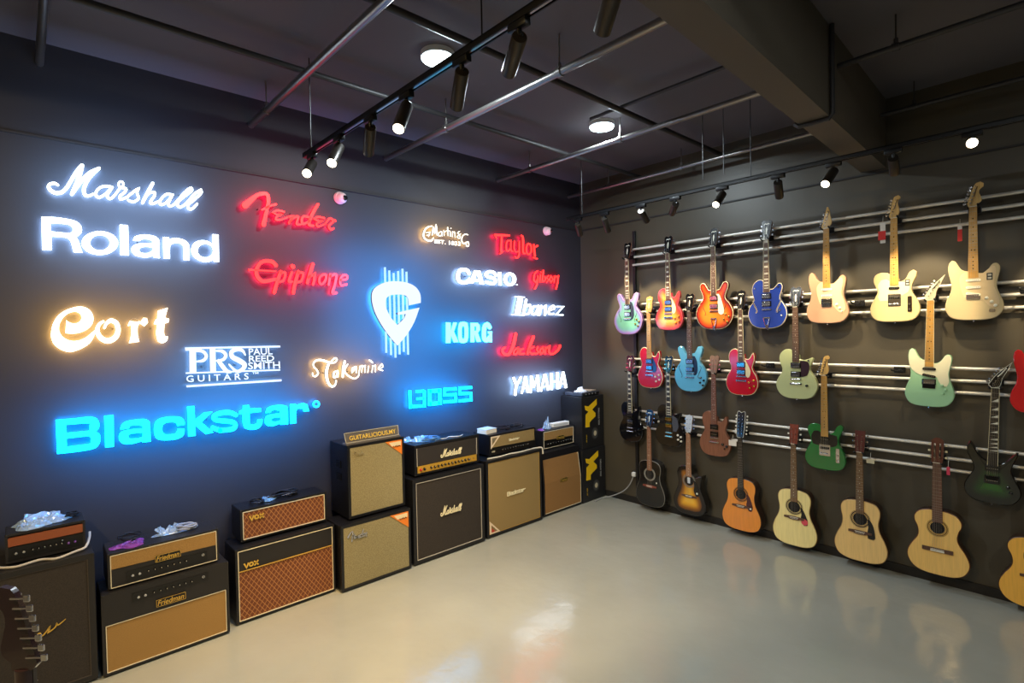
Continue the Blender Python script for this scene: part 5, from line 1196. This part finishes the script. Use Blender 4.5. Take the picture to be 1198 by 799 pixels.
# combo and head with gold grilles
def tweed(nm, label, cat, y0, y1, xf, z0, z1, depth, kind, **k):
    t, w, h = amp(nm, label, cat, y0, y1, xf, z0, z1, depth, tolexb, border=.014, **k)
    if kind == 'combo':
        panel(t, 'fascia', -w/2+.014, h-.185, w/2-.014, h-.014, tolexb, 0)
        panel(t, 'grille', -w/2+.02, .028, w/2-.02, h-.19, g_gold, -.004); piping(t, -w/2+.018, .026, w/2-.018, h-.186, piping_w, .001, .004)
        p = panel(t, 'control_panel', -w/2+.15, h-.085, w/2-.12, h-.035, panelk, .004)
        xs = [-w/2+.18+.035*i for i in range(2)]; knobs(p, xs, h-.062, .004, chrome, .009); knobs(p, [-w/2+.26+.034*i for i in range(7)], h-.062, .004, blackp, .007); jacks(p, [w/2-.15], h-.055, .004, .008)
        lettering(t, 'Friedman', -.065, h-.155, .075, h-.122, .008, goldtxt, plate=panelk, shear=.2)
    else:
        mb = MB(); mb.prism([ccw([(-w/2+.014, h-.095), (w/2-.014, h-.105), (w/2-.014, h-.014), (-w/2+.014, h-.014)])], -.01, .001); mb.build('grille_strip', [g_gold], t)
        piping(t, -w/2+.012, .014, w/2-.012, h-.012, piping_w, .003, .004)
        panel(t, 'fascia', -w/2+.016, .018, w/2-.016, h-.10, tolexb, -.001)
        p = panel(t, 'control_panel', -w/2+.09, .035, w/2-.07, .095, panelk, .003)
        knobs(p, [-w/2+.12+.035*i for i in range(2)], .065, .003, chrome, .009); knobs(p, [-w/2+.20+.034*i for i in range(7)], .065, .003, blackp, .007); jacks(p, [w/2-.095], .075, .003, .008)
        lettering(t, 'Friedman', -.055, h-.112, .065, h-.082, .007, goldtxt, plate=panelk, shear=.2)
    return t
tweed('combo_amplifier', 'wide combo amplifier with a big gold grille under a knob panel, on the floor', 'amplifier', -4.862, -4.18, .389, 0, .492, .27, 'combo')
tweed('amplifier_head', 'amplifier head with a gold strip above its knobs, on the gold grille combo', 'amplifier', -4.822, -4.225, .35, .492, .715, .25, 'head')
# brown diamond pair
t, w, h = amp('combo_amplifier', 'combo amplifier with brown diamond grille and black band above, on the floor', 'amplifier', -4.12, -3.41, .33, 0, .528, .26, tolex, border=.014)
panel(t, 'fascia', -w/2+.02, h-.155, w/2-.02, h-.018, tolexb, -.003); panel(t, 'grille', -w/2+.02, .03, w/2-.02, h-.16, g_diam, -.003)
piping(t, -w/2+.016, .026, w/2-.016, h-.014, piping_w, .002, .005)
mb = MB(); mb.box((0, -.001, h-.158), (w-.04, .006, .006)); mb.build('trim_bead', [piping_g], t)
vox_logo(t, -w/2+.055, h-.138, .095, .006, goldtxt)
t, w, h = amp('amplifier_head', 'long amplifier head covered in brown diamond grille, on the brown diamond combo', 'amplifier', -4.058, -3.43, .245, .530, .770, .215, tolex, border=.014, handle=True)
panel(t, 'grille', -w/2+.02, .03, w/2-.02, h-.022, g_diam, -.003); piping(t, -w/2+.016, .026, w/2-.016, h-.016, piping_w, .002, .005)
vox_logo(t, -w/2+.06, h-.085, .10, .006, goldtxt)
# two silver grille cabinets
orange_flag = P('flag_orange', (225, 125, 35), .5)
for (nm, lab, y0, y1, xf, z0, z1, dp, logo) in (('combo_amplifier', 'silver sparkle grille amplifier with a slanted script badge, on the floor', -3.392, -2.772, .405, 0, .522, .28, True),
                                    ('speaker_cabinet', 'silver sparkle grille cabinet stacked above another, a name plaque on top', -3.292, -2.782, .343, .524, 1.122, .325, False)):
    t, w, h = amp(nm, lab, 'amplifier', y0, y1, xf, z0, z1, dp, tolex, border=.022)
    panel(t, 'grille', -w/2+.022, .034, w/2-.022, h-.022, g_silver, -.001)
    mb = MB(); fx, fz = w/2-.022, h-.022; s = .17 if logo else .155
    mb.prism([ccw([(fx, fz), (fx-s, fz), (fx, fz-s*.8)])], 0, .004, 0)
    mb.prism([ccw([(fx-.01, fz-.01), (fx-s*.8, fz-.01), (fx-s*.62, fz-.045), (fx-.01, fz-.045)])], .004, .005, 1)
    mb.build('corner_flag', [orange_flag, P('flag_white', (225, 205, 165), .5)], t)
    lettering(t, 'USA', fx-.085, fz-.055, fx-.015, fz-.040, .006, blackp, name='flag_print')
    if logo: script(t, SCRIPT_F, -w/2+.05, h-.14, -w/2+.22, h-.055, .006, chrome, 1.2)
    else:
        script(t, SCRIPT_F, -w/2+.045, h-.10, -w/2+.14, h-.05, .004, P('badge_dull', (150, 140, 105), .5), 1.1)
        for zz in (.43, .33):
            mb = MB(); mb.box((0, 0, 0), (.010, .085, .055), r=.003); mb.build('side_socket', [P('socket_gloss', (6, 6, 8), .15)], t, loc=(-w/2-.002, .16, zz))
# plaque leaning on top of the upper silver cabinet
t = thing('name_plaque', 'small grey name plaque with yellow capitals, on the upper silver grille cabinet', 'plaque', (.325, -3.04, 1.123), PI/2+.02)
mb = MB(); mb.prism([ccw([(-.255, .016), (.225, .016), (.232, .098), (-.262, .098)])], -.012, 0); pl = mb.build('plate', [P('plaque_grey', (92, 88, 84), .35)], t); pl.rotation_euler = (math.radians(-14), 0, 0)
mb = MB(); mb.prism([ccw([(-.255, .016), (.225, .016), (.232, .098), (-.262, .098)]), ccw([(-.251, .020), (.221, .020), (.228, .094), (-.258, .094)])], 0, .003); put_type(mb, 'GUITARLICIOUS.MY', -.222, .034, .200, .070, .0045, 1)
mb.build('rim', [P('plaque_rim', (190, 182, 150), .4), P('plaque_yellow', (230, 195, 80), .4)], pl)
mb = MB(); mb.box((-.015, .02, .009), (.49, .075, .018), r=.003); mb.build('stand', [P('plaque_grey', (92, 88, 84), .35)], t)
# black full stack
t, w, h = amp('speaker_cabinet', 'square black speaker cabinet with white script in its middle, on the floor', 'speaker cabinet', -2.738, -1.952, .395, 0, .745, .365, tolex, border=.032)
panel(t, 'grille', -w/2+.034, .046, w/2-.034, h-.036, g_black, -.006); piping(t, -w/2+.034, .044, w/2-.034, h-.034, piping_s, .001, .005)
script(t, SCRIPT_M, -.115, .365, .125, .455, .006, creamtxt, 1.15)
t, w, h = amp('amplifier_head', 'black amplifier head with white script over a gold knob strip, on the square black cabinet', 'amplifier', -2.682, -1.966, .345, .747, 1.026, .30, tolex, border=.022)
panel(t, 'fascia', -w/2+.024, .095, w/2-.024, h-.028, P('fascia_vinyl', (44, 40, 38), .5, bump=.3, bscale=400), -.003); 
for s in (-1, 1): panel(t, 'side_bead', s*(w/2-.026)-.003, .09, s*(w/2-.026)+.003, h-.03, piping_s, .001)
p = panel(t, 'control_panel', -w/2+.03, .032, w/2-.03, .092, goldp, .002)
knobs(p, [-.19+.038*i for i in range(12)], .062, .002, blackp, .011); knobs(p, [-w/2+.06], .06, .002, P('switch_red', (180, 40, 30), .4), .012); knobs(p, [-w/2+.095], .062, .002, blackp, .013); jacks(p, [w/2-.11, w/2-.07], .062, .002)
script(t, SCRIPT_M, -.085, .125, .155, .205, .003, creamtxt, 1.15)
# tan stack
t, w, h = amp('speaker_cabinet', 'square tan grille speaker cabinet with small white logo, on the floor', 'speaker cabinet', -1.908, -1.150, .378, 0, .756, .345, tolex, border=.026)
panel(t, 'grille', -w/2+.028, .04, w/2-.028, h-.03, g_tan, -.004); piping(t, -w/2+.028, .038, w/2-.028, h-.028, piping_g, -.002, .003)
script(t, WIDE_B, -.115, .36, .135, .405, .004, creamtxt)
mb = MB(); mb.prism([ccw([(-w/2+.03, .042), (-w/2+.165, .042), (-w/2+.03, .17)]), ccw([(-w/2+.05, .055), (-w/2+.13, .055), (-w/2+.05, .13)])], 0, .003, 0)
mb.prism([ccw([(-w/2+.052, .057), (-w/2+.10, .057), (-w/2+.052, .10)])], 0, .004, 1); mb.build('corner_badge', [P('badge_cream', (225, 205, 175), .5), P('badge_red', (180, 60, 45), .5)], t)
t, w, h = amp('amplifier_head', 'amplifier head with tan grille strip and pale corner badge, on the square tan cabinet', 'amplifier', -1.788, -1.142, .29, .758, .980, .255, tolex, border=.016)
mb = MB(); mb.prism([ccw([(-w/2+.02, .095), (w/2-.02, .085), (w/2-.02, h-.02), (-w/2+.02, h-.02)])], -.01, .001); mb.build('grille_strip', [g_tan], t)
p = panel(t, 'control_panel', -w/2+.018, .022, w/2-.018, .082, panelk, .001); knobs(p, [-.16+.036*i for i in range(11)], .055, .002, blackp, .010)
lettering(p, '100', -w/2+.03, .045, -w/2+.07, .062, .003, creamtxt, 'print')
script(t, WIDE_B, -.06, .125, .085, .150, .003, creamtxt)
mb = MB(); fx, fz = -w/2+.02, h-.02
mb.prism([ccw([(fx, fz), (fx+.125, fz), (fx, fz-.12)]), ccw([(fx+.014, fz-.012), (fx+.09, fz-.012), (fx+.014, fz-.088)])], 0, .003, 0)
mb.prism([ccw([(fx+.022, fz-.02), (fx+.065, fz-.02), (fx+.022, fz-.062)])], 0, .004, 1); mb.build('corner_badge', [MATS['badge_cream'], P('badge_grey', (120, 110, 90), .5)], t)
# slanted brown stack
t, w, h = amp('speaker_cabinet', 'brown grille speaker cabinet with a slanted upper front, on the floor', 'speaker cabinet', -1.092, -.462, .345, 0, .678, .30, tolex, slant=.035)
mb = MB(); zc = .012+(h-.012)*.52
def gf(x, z, d):
    s = 0 if z <= zc else (z-zc)/(h-zc)*.035
    return (x, s-d, z)
pts = [(-w/2+.024, .036), (w/2-.024, .036), (w/2-.024, zc), (w/2-.034, h-.07), (-w/2+.024, h-.07), (-w/2+.024, zc)]
lo_ = [(-w/2+.024, .036), (w/2-.024, .036), (w/2-.024, zc), (-w/2+.024, zc)]; up_ = [(-w/2+.024, zc), (w/2-.024, zc), (w/2-.036, h-.07), (-w/2+.024, h-.07)]
mb.prism([lo_], 0, .004, 0, fn=gf); mb.prism([up_], 0, .004, 0, fn=gf); mb.build('grille', [g_brown], t)
mb = MB(); ribbon(mb, [(-w/2+.024, .036), (w/2-.024, .036), (w/2-.024, zc), (w/2-.036, h-.07)], .005, gf, .004, .007, True, (0, 0, 0)); mb.build('piping', [piping_w], t)
lettering(t, 'Friedman', -.045, .335, .055, .362, .007, goldtxt, plate=panelk, shear=.2)
t, w, h = amp('amplifier_head', 'small amplifier head with gold strip and cream edging, on the slanted brown cabinet', 'amplifier', -.955, -.432, .215, .680, .893, .195, tolexb, border=.012)
mb = MB(); mb.prism([ccw([(-w/2+.014, h-.105), (w/2-.014, h-.115), (w/2-.014, h-.014), (-w/2+.014, h-.014)])], -.01, .001); mb.build('grille_strip', [g_gold], t)
piping(t, -w/2+.012, .014, w/2-.012, h-.012, piping_w, .003, .005)
p = panel(t, 'control_panel', -w/2+.04, .03, w/2-.06, .09, panelk, .001); knobs(p, [-w/2+.07+.042*i for i in range(10)], .06, .002, blackp, .010)
lettering(t, 'Friedman', -.035, h-.118, .075, h-.090, .006, goldtxt, plate=panelk, shear=.2)
# two monitor speaker cartons in the corner
carton = P('carton_black', (22, 23, 27), .5, coat=.2)
yel = P('carton_yellow', (238, 196, 22), .5)
for (lab, y0, y1, xf, z0, z1, dp) in (('black speaker carton with a yellow emblem, standing on the floor in the corner', -.446, -.02, .345, 0, .615, .32), ('black speaker carton with a yellow emblem, stacked on another carton', -.425, -.02, .33, .616, 1.226, .315)):
    w = y1-y0; h = z1-z0
    t = thing('speaker_carton', lab, 'box', (xf, (y0+y1)/2, z0), PI/2, group='stacked speaker cartons')
    mb = MB(); mb.box((0, dp/2, h/2), (w-.002, dp, h-.002), r=.004); mb.build('carton_box', [carton], t)
    mb = MB(); K = [(175, 160), (195, 168), (240, 130), (240, 165), (215, 190), (232, 215), (232, 235), (212, 252), (200, 265), (200, 292), (178, 290), (180, 215), (195, 200), (178, 185)]
    sc_ = w/(283-165)
    mb.prism([[((x-165)*sc_-w/2+.02, h*.93-(y-130)*h/318*1.02) for x, y in K]], 0, .0015, 0); mb.build('emblem', [yel], t)
    mb = MB()
    body = 'KRK SYSTEMS'; vs, fs = type_geo(body)
    mb.add([(w/2-.105+.028*(1-y_), -.001, h*.42+x_*h*.33) for x_, y_ in vs], fs); mb.build('side_lettering', [P('print_grey', (170, 172, 170), .5)], t)
    mb = MB(); mb.add([(-w/2+.075+.014*(1-y_), -.001, h*.13+x_*h*.14) for x_, y_ in vs], fs); mb.build('small_lettering', [yel], t)
    mb = MB()
    for r_, q, m_ in ((.062, .0008, 0), (.050, .0014, 1), (.026, .002, 2)): mb.prism([ellipse(0, 0, r_, r_*1.15, 28)], 0, q, m_)
    mb.build('woofer_print', [P('print_dark', (44, 46, 48), .4), P('print_mid', (70, 72, 72), .4), P('print_pale', (200, 190, 160), .4)], t, loc=(.035, 0, h*.27))
    mb = MB(); mb.box((0, dp/2, h+.0002), (w-.01, .05, .0006)); mb.build('packing_tape', [P('tape', (60, 66, 74), .25)], t)

# ------------------------------------------------------------------ bits lying on the amplifiers
def crumple(name, label, cat, loc, size, m, seed, rot=0.0, flat=.5, n=30, group=None, amp_=1.0, k_folds=0):
    rnd = random.Random(seed); mb = MB()
    bump = [(rnd.uniform(-1, 1), rnd.uniform(-1, 1), rnd.uniform(.15, .5), rnd.uniform(.3, 1.0)) for _ in range(10)]
    creases = [(rnd.uniform(0, PI), rnd.uniform(-.8, .8), rnd.uniform(.1, .35)) for _ in range(12)]
    top = []; bot = []
    rim = [1+.18*math.sin(3*a+seed)+rnd.uniform(-.10, .10) for a in [2*PI*q/n for q in range(n)]]
    R_ = 11
    for i in range(R_+1):
        for j in range(n):
            a = 2*PI*j/n; r = i/R_*rim[j]; x = r*math.cos(a); y = r*math.sin(a)
            hgt = sum(hh*math.exp(-((x-bx)**2+(y-by)**2)/(s*s)) for bx, by, s, hh in bump)*.5
            for ca, off, s in creases:
                d_ = abs(x*math.cos(ca)+y*math.sin(ca)-off); hgt += .20*max(0, 1-d_/(s*.6))
            hgt = hgt*(1-(i/R_)**2)*amp_ + .03 + rnd.uniform(0, .26)*amp_*(1-(i/R_)**3)
            top.append((x*size[0]/2, y*size[1]/2, hgt*size[2])); bot.append((x*size[0]/2*.96, y*size[1]/2*.96, .001))
    o = mb.add(top+bot, []); T = len(top)
    for i in range(R_):
        for j in range(n):
            a = i*n+j; b_ = i*n+(j+1) % n; c = (i+1)*n+(j+1) % n; d_ = (i+1)*n+j
            mb.f.append([o+a, o+d_, o+c, o+b_]); mb.m.append(0)
            if i == R_-1: mb.f.append([o+d_, o+T+d_, o+T+c, o+c]); mb.m.append(0)
    mb.f.append([o+T+R_*n+j for j in reversed(range(n))]); mb.m.append(0)
    ob = mb.build(name, [m], None); ob.location = loc; ob.rotation_euler = (0, 0, rot)
    for q in range(k_folds):       # stiff folds of film standing off the crumpled heap
        fb_ = MB(); a0 = rnd.uniform(0, 2*PI); nu, nv = 7, 4; L_ = max(size[0], size[1])*rnd.uniform(.35, .5); W_ = size[2]*rnd.uniform(.7, 1.1)+.02
        g_ = [[(L_*(u/nu-.5)+rnd.uniform(-.004, .004), W_*.9*v/nv*.75+rnd.uniform(-.004, .004), .008+W_*v/nv*.6+rnd.uniform(-.006, .006)) for u in range(nu+1)] for v in range(nv+1)]
        flat_ = [p for r_ in g_ for p in r_]
        fb_.add(flat_, [(v*(nu+1)+u, v*(nu+1)+u+1, (v+1)*(nu+1)+u+1, (v+1)*(nu+1)+u) for v in range(nv) for u in range(nu)])
        fo = fb_.build('film_fold', [m], ob); fo.location = (rnd.uniform(-.2, .2)*size[0], rnd.uniform(-.25, .25)*size[1], 0); fo.rotation_euler = (0, 0, a0)
    return tag(ob, label, cat, group)
plastic = P('clear_plastic_wrap', (170, 195, 215), .12, coat=1, bump=.6, bscale=50, alpha=.6, spec=.9)
plasticb = P('blue_lit_plastic', (120, 165, 205), .12, coat=1, bump=.6, bscale=50, alpha=.65)  # clear plastic with the signs' blue light put into its colour
purple = P('purple_plastic', (128, 58, 150), .35, coat=.6, bump=.5, bscale=60)
cablem = P('black_cable', (16, 17, 22), .45)
greycab = P('grey_strap', (185, 180, 170), .5)
def coil(name, label, loc, r, turns, m, cr=.004, seed=1, sq=1.0, rot=0, cat='cable'):
    rnd = random.Random(seed); pts = []; n = int(turns*14)
    for i in range(n+1):
        a = 2*PI*i/14; rr = r*(1+.18*math.sin(a*1.7+seed)+rnd.uniform(-.05, .05)); pts.append((rr*math.cos(a), rr*sq*math.sin(a), cr+.0006*i+.006*abs(math.sin(a*2.3+seed))))
    mb = MB(); mb.tube(pts, cr, 6); ob = mb.build(name, [m], None, True); ob.location = loc; ob.rotation_euler = (0, 0, rot); return tag(ob, label, cat)
def wander(name, label, pts, m, cr=.004, cat='cable'):
    base = Vector(pts[0]); q = [Vector(p)-base for p in pts]; out = []
    for i in range(len(q)-1):
        p0 = q[max(i-1, 0)]; p1 = q[i]; p2 = q[i+1]; p3 = q[min(i+2, len(q)-1)]
        for k in range(6):
            s = k/6; out.append(.5*((2*p1)+(-p0+p2)*s+(2*p0-5*p1+4*p2-p3)*s*s+(-p0+3*p1-3*p2+p3)*s**3))
    out.append(q[-1]); mb = MB(); mb.tube(out, cr, 8); ob = mb.build(name, [m], None, True); ob.location = base
    return tag(ob, label, cat)
crumple('plastic_bag', 'crumpled clear plastic bag with papers, on the orange panel amplifier head', 'bag', (.17, -5.12, .931), (.17, .24, .055), plastic, 3, .1, k_folds=3)
coil('coiled_cable', 'dark cable end poking from a bag on the orange panel amplifier head', (.15, -4.97, .932), .035, 2.2, cablem, .005, 4)
wander('loose_strap', 'pale strap trailing in front of the orange panel amplifier head', [(.29, -5.30, .768), (.33, -5.22, .762), (.31, -5.12, .764), (.345, -5.05, .761), (.31, -4.97, .766), (.29, -4.92, .772), (.22, -4.895, .80), (.19, -4.89, .83)], greycab, .007, 'strap')
crumple('purple_bag', 'flat purple plastic bag on the gold strip amplifier head', 'bag', (.25, -4.70, .716), (.15, .19, .022), purple, 8, .5)
coil('coiled_cable', 'dark cable coiled on top of the flat purple bag', (.25, -4.70, .745), .055, 2.6, cablem, .004, 9)
crumple('plastic_bag', 'crumpled clear plastic bag on the far half of the gold strip amplifier head', 'bag', (.20, -4.46, .716), (.11, .20, .045), plastic, 12, .1, k_folds=2)
coil('coiled_cable', 'loop of clear wrapped cable beside the clear bag on the gold strip head', (.22, -4.38, .718), .045, 3.2, P('cable_clear', (150, 155, 165), .25, coat=1), .006, 61, 1.2)
coil('coiled_cable', 'blue lit cable loop in front of the bag on the black gold strip head', (.27, -2.45, 1.029), .05, 2.6, P('cable_blue_lit', (70, 110, 150), .3, coat=.6), .005, 63, 1.5)  # clear cable, blue sign light painted into its colour
coil('coiled_cable', 'loop of black cable at the middle of the brown diamond head', (.12, -3.70, .772), .05, 2.8, cablem, .0065, 65, 1.6)
crumple('plastic_bag', 'small twist of clear plastic beside the carry handle of the brown diamond head', 'bag', (.13, -3.83, .771), (.09, .11, .05), plasticb, 15)
coil('coiled_cable', 'short cable lying on the brown diamond amplifier head', (.16, -3.92, .772), .045, 1.8, cablem, .006, 17)
crumple('plastic_bag', 'blue lit crumpled plastic bag on the black head with the gold strip', 'bag', (.20, -2.50, 1.027), (.14, .25, .045), plasticb, 21, k_folds=2)
wander('loose_cable', 'pale cable running along the top of the black head with the gold strip', [(.26, -2.40, 1.031), (.30, -2.32, 1.031), (.26, -2.25, 1.031), (.31, -2.17, 1.031), (.27, -2.10, 1.031)], greycab, .005)
crumple('plastic_wrap', 'thin plastic wrap spilling over the side of the black stack near the plaque', 'bag', (.12, -2.62, 1.027), (.12, .11, .04), plasticb, 23)
# pale box and switches
t = thing('paper_box', 'pale cream cardboard box at the near end of the tan strip amplifier head', 'box', (.17, -1.715, .981), PI/2+.1)
mb = MB(); mb.box((0, 0, .021), (.15, .13, .042), r=.002); mb.build('box_body', [P('cream_card', (222, 208, 176), .6)], t)
mb = MB(); mb.box((0, 0, .044), (.153, .133, .006), r=.001); mb.build('lid', [P('cream_card2', (205, 210, 212), .6)], t)
coil('coiled_cable', 'tangle of black cable on the tan strip amplifier head', (.16, -1.50, .981), .06, 3.4, cablem, .005, 31, 1.3)
coil('coiled_cable', 'second tangle of black cable at the far end of the tan strip head', (.16, -1.30, .981), .055, 3.0, cablem, .005, 33, 1.4)
wander('white_strap', 'white strap lying along the front edge of the square tan cabinet', [(.33, -1.85, .764), (.345, -1.70, .763), (.33, -1.55, .764), (.345, -1.42, .763), (.335, -1.28, .764), (.34, -1.19, .766), (.375, -1.135, .765), (.382, -1.128, .70)], P('strap_white', (205, 200, 185), .6), .008, 'strap')
crumple('plastic_bag', 'peaked clear plastic bag on the small head beside the white box', 'bag', (.13, -.80, .894), (.10, .10, .14), plastic, 41, amp_=.8)
crumple('purple_bag', 'scrap of purple plastic on the small head with cream edging', 'bag', (.15, -.92, .894), (.09, .06, .02), purple, 43)
t = thing('paper_box', 'long white paper box on the small head with cream edging', 'box', (.11, -.575, .894), PI/2-.05)
mb = MB(); mb.box((0, 0, .021), (.27, .07, .042), r=.002); mb.build('box_body', [P('white_card', (232, 226, 208), .6)], t)
mb = MB(); mb.box((0, -.0355, .021), (.23, .001, .022)); mb.build('box_label', [P('label_grey', (190, 186, 172), .6)], t)
t = thing('audio_interface', 'flat dark grey device topping the corner cartons', 'device', (.175, -.225, 1.229), PI/2+.03)
mb = MB(); mb.box((0, 0, .022), (.34, .26, .040), r=.006); mb.build('device_case', [P('case_grey', (58, 62, 70), .35)], t)
mb = MB(); mb.box((0, -.131, .022), (.30, .003, .026), r=.001); 
mb.build('front_panel', [panelk], t)
for q in range(4):
    mb = MB(); mb.tube([(0, 0, 0), (0, -.010, 0)], .007, 12); mb.build('knob', [P('knob_grey', (120, 120, 122), .3)], t, loc=(-.10+.06*q, -.132, .022))
t2_ = crumple('plastic_bag', 'white crumpled wrapping on the flat device over the corner cartons', 'bag', (.19, -.28, 1.272), (.13, .16, .05), P('white_wrap', (225, 222, 214), .4, coat=.3), 51)
t = thing('paper_leaflet', 'beige folded leaflet on the flat device over the corner cartons', 'leaflet', (.17, -.12, 1.272), PI/2+.2)
mb = MB(); mb.box((0, 0, .004), (.12, .17, .006), r=.001); mb.build('leaflet_sheet', [P('beige_paper', (200, 180, 150), .6)], t)

# plug and lead on the guitar wall
t = thing('power_plug', 'white power plug on the dark wall beside the black acoustic guitar', 'plug', (.765, 0, .34))
mb = MB(); mb.box((0, -.012, 0), (.07, .02, .07), r=.006); mb.build('socket_plate', [P('socket_dark', (40, 40, 42), .4)], t)
mb = MB(); mb.box((0, -.038, 0), (.048, .036, .05), r=.008); mb.build('plug_body', [P('plug_white', (220, 220, 215), .4)], t)
wander('power_lead', 'pale power cord drooping from the white plug to the floor by the corner', [(.765, -.05, .32), (.72, -.06, .22), (.64, -.07, .13), (.52, -.09, .06), (.40, -.12, .012), (.385, -.16, .008), (.40, -.30, .008)], P('cord_grey', (150, 152, 155), .5), .006, 'cord')
# ------------------------------------------------------------------ guitar on a floor stand beside the viewer
base = Vector((2.665, -5.215, 0)); rz = math.radians(227.4)
t = guitar('electric_guitar', 'dark guitar on a floor stand, seen from behind, beside the nearest tall cabinet', 0, .43, 1.0, 'strat', 'seven', [blk, blk], solo=True, rotz=rz,
   neckm=P('dark_neck2', (40, 20, 22), .35, coat=.4), board=ebony, headm=blk, headside=P('dark_back', (30, 12, 20), .25, coat=.8), guard=(strat_guard(), blackp), pickups=[(0, .262, .082, .018, 'single'), (0, .176, .082, .018, 'single')], bridge='trem', knobs=[(.072, .155, blackp), (.098, .128, blackp)], binding=False, rings=False, tilt=0)
t.location = base + Vector((0, 0, .43)); del t['nut_z']; del t['nd']
st = thing('guitar_stand', 'black tubular floor stand carrying the dark guitar seen from behind', 'stand', base, rz)
mb = MB(); mb.tube([(0, .06, .10), (0, .07, .75)], .012, 10); mb.build('stand_post', [blackm], st, True)
for a_ in (90, 210, 330):
    mb = MB(); c_, s_ = math.cos(math.radians(a_)), math.sin(math.radians(a_)); mb.tube([(0, .06, .22), (c_*.10, .06+s_*.10, .15), (c_*.26, .06+s_*.26, .012)], .010, 8); mb.build('leg', [blackm], st, True)
for s_ in (-1, 1):
    mb = MB(); mb.tube([(0, .055, .40), (s_*.09, .05, .405), (s_*.09, -.06, .41), (s_*.09, -.065, .44)], .009, 8); mb.build('cradle_arm', [MATS['rubber_black']], st, True)
# ================================================================== WORLD AND COLOUR
w = bpy.data.worlds.new('world'); bpy.context.scene.world = w; w.use_nodes = True
w.node_tree.nodes['Background'].inputs[0].default_value = (.05, .055, .07, 1)
w.node_tree.nodes['Background'].inputs[1].default_value = .2
sc = bpy.context.scene
sc.view_settings.view_transform = 'Standard'
sc.view_settings.look = 'None'
sc.view_settings.exposure = 0.0
sc.cycles.max_bounces = 6
sc.cycles.use_denoising = True
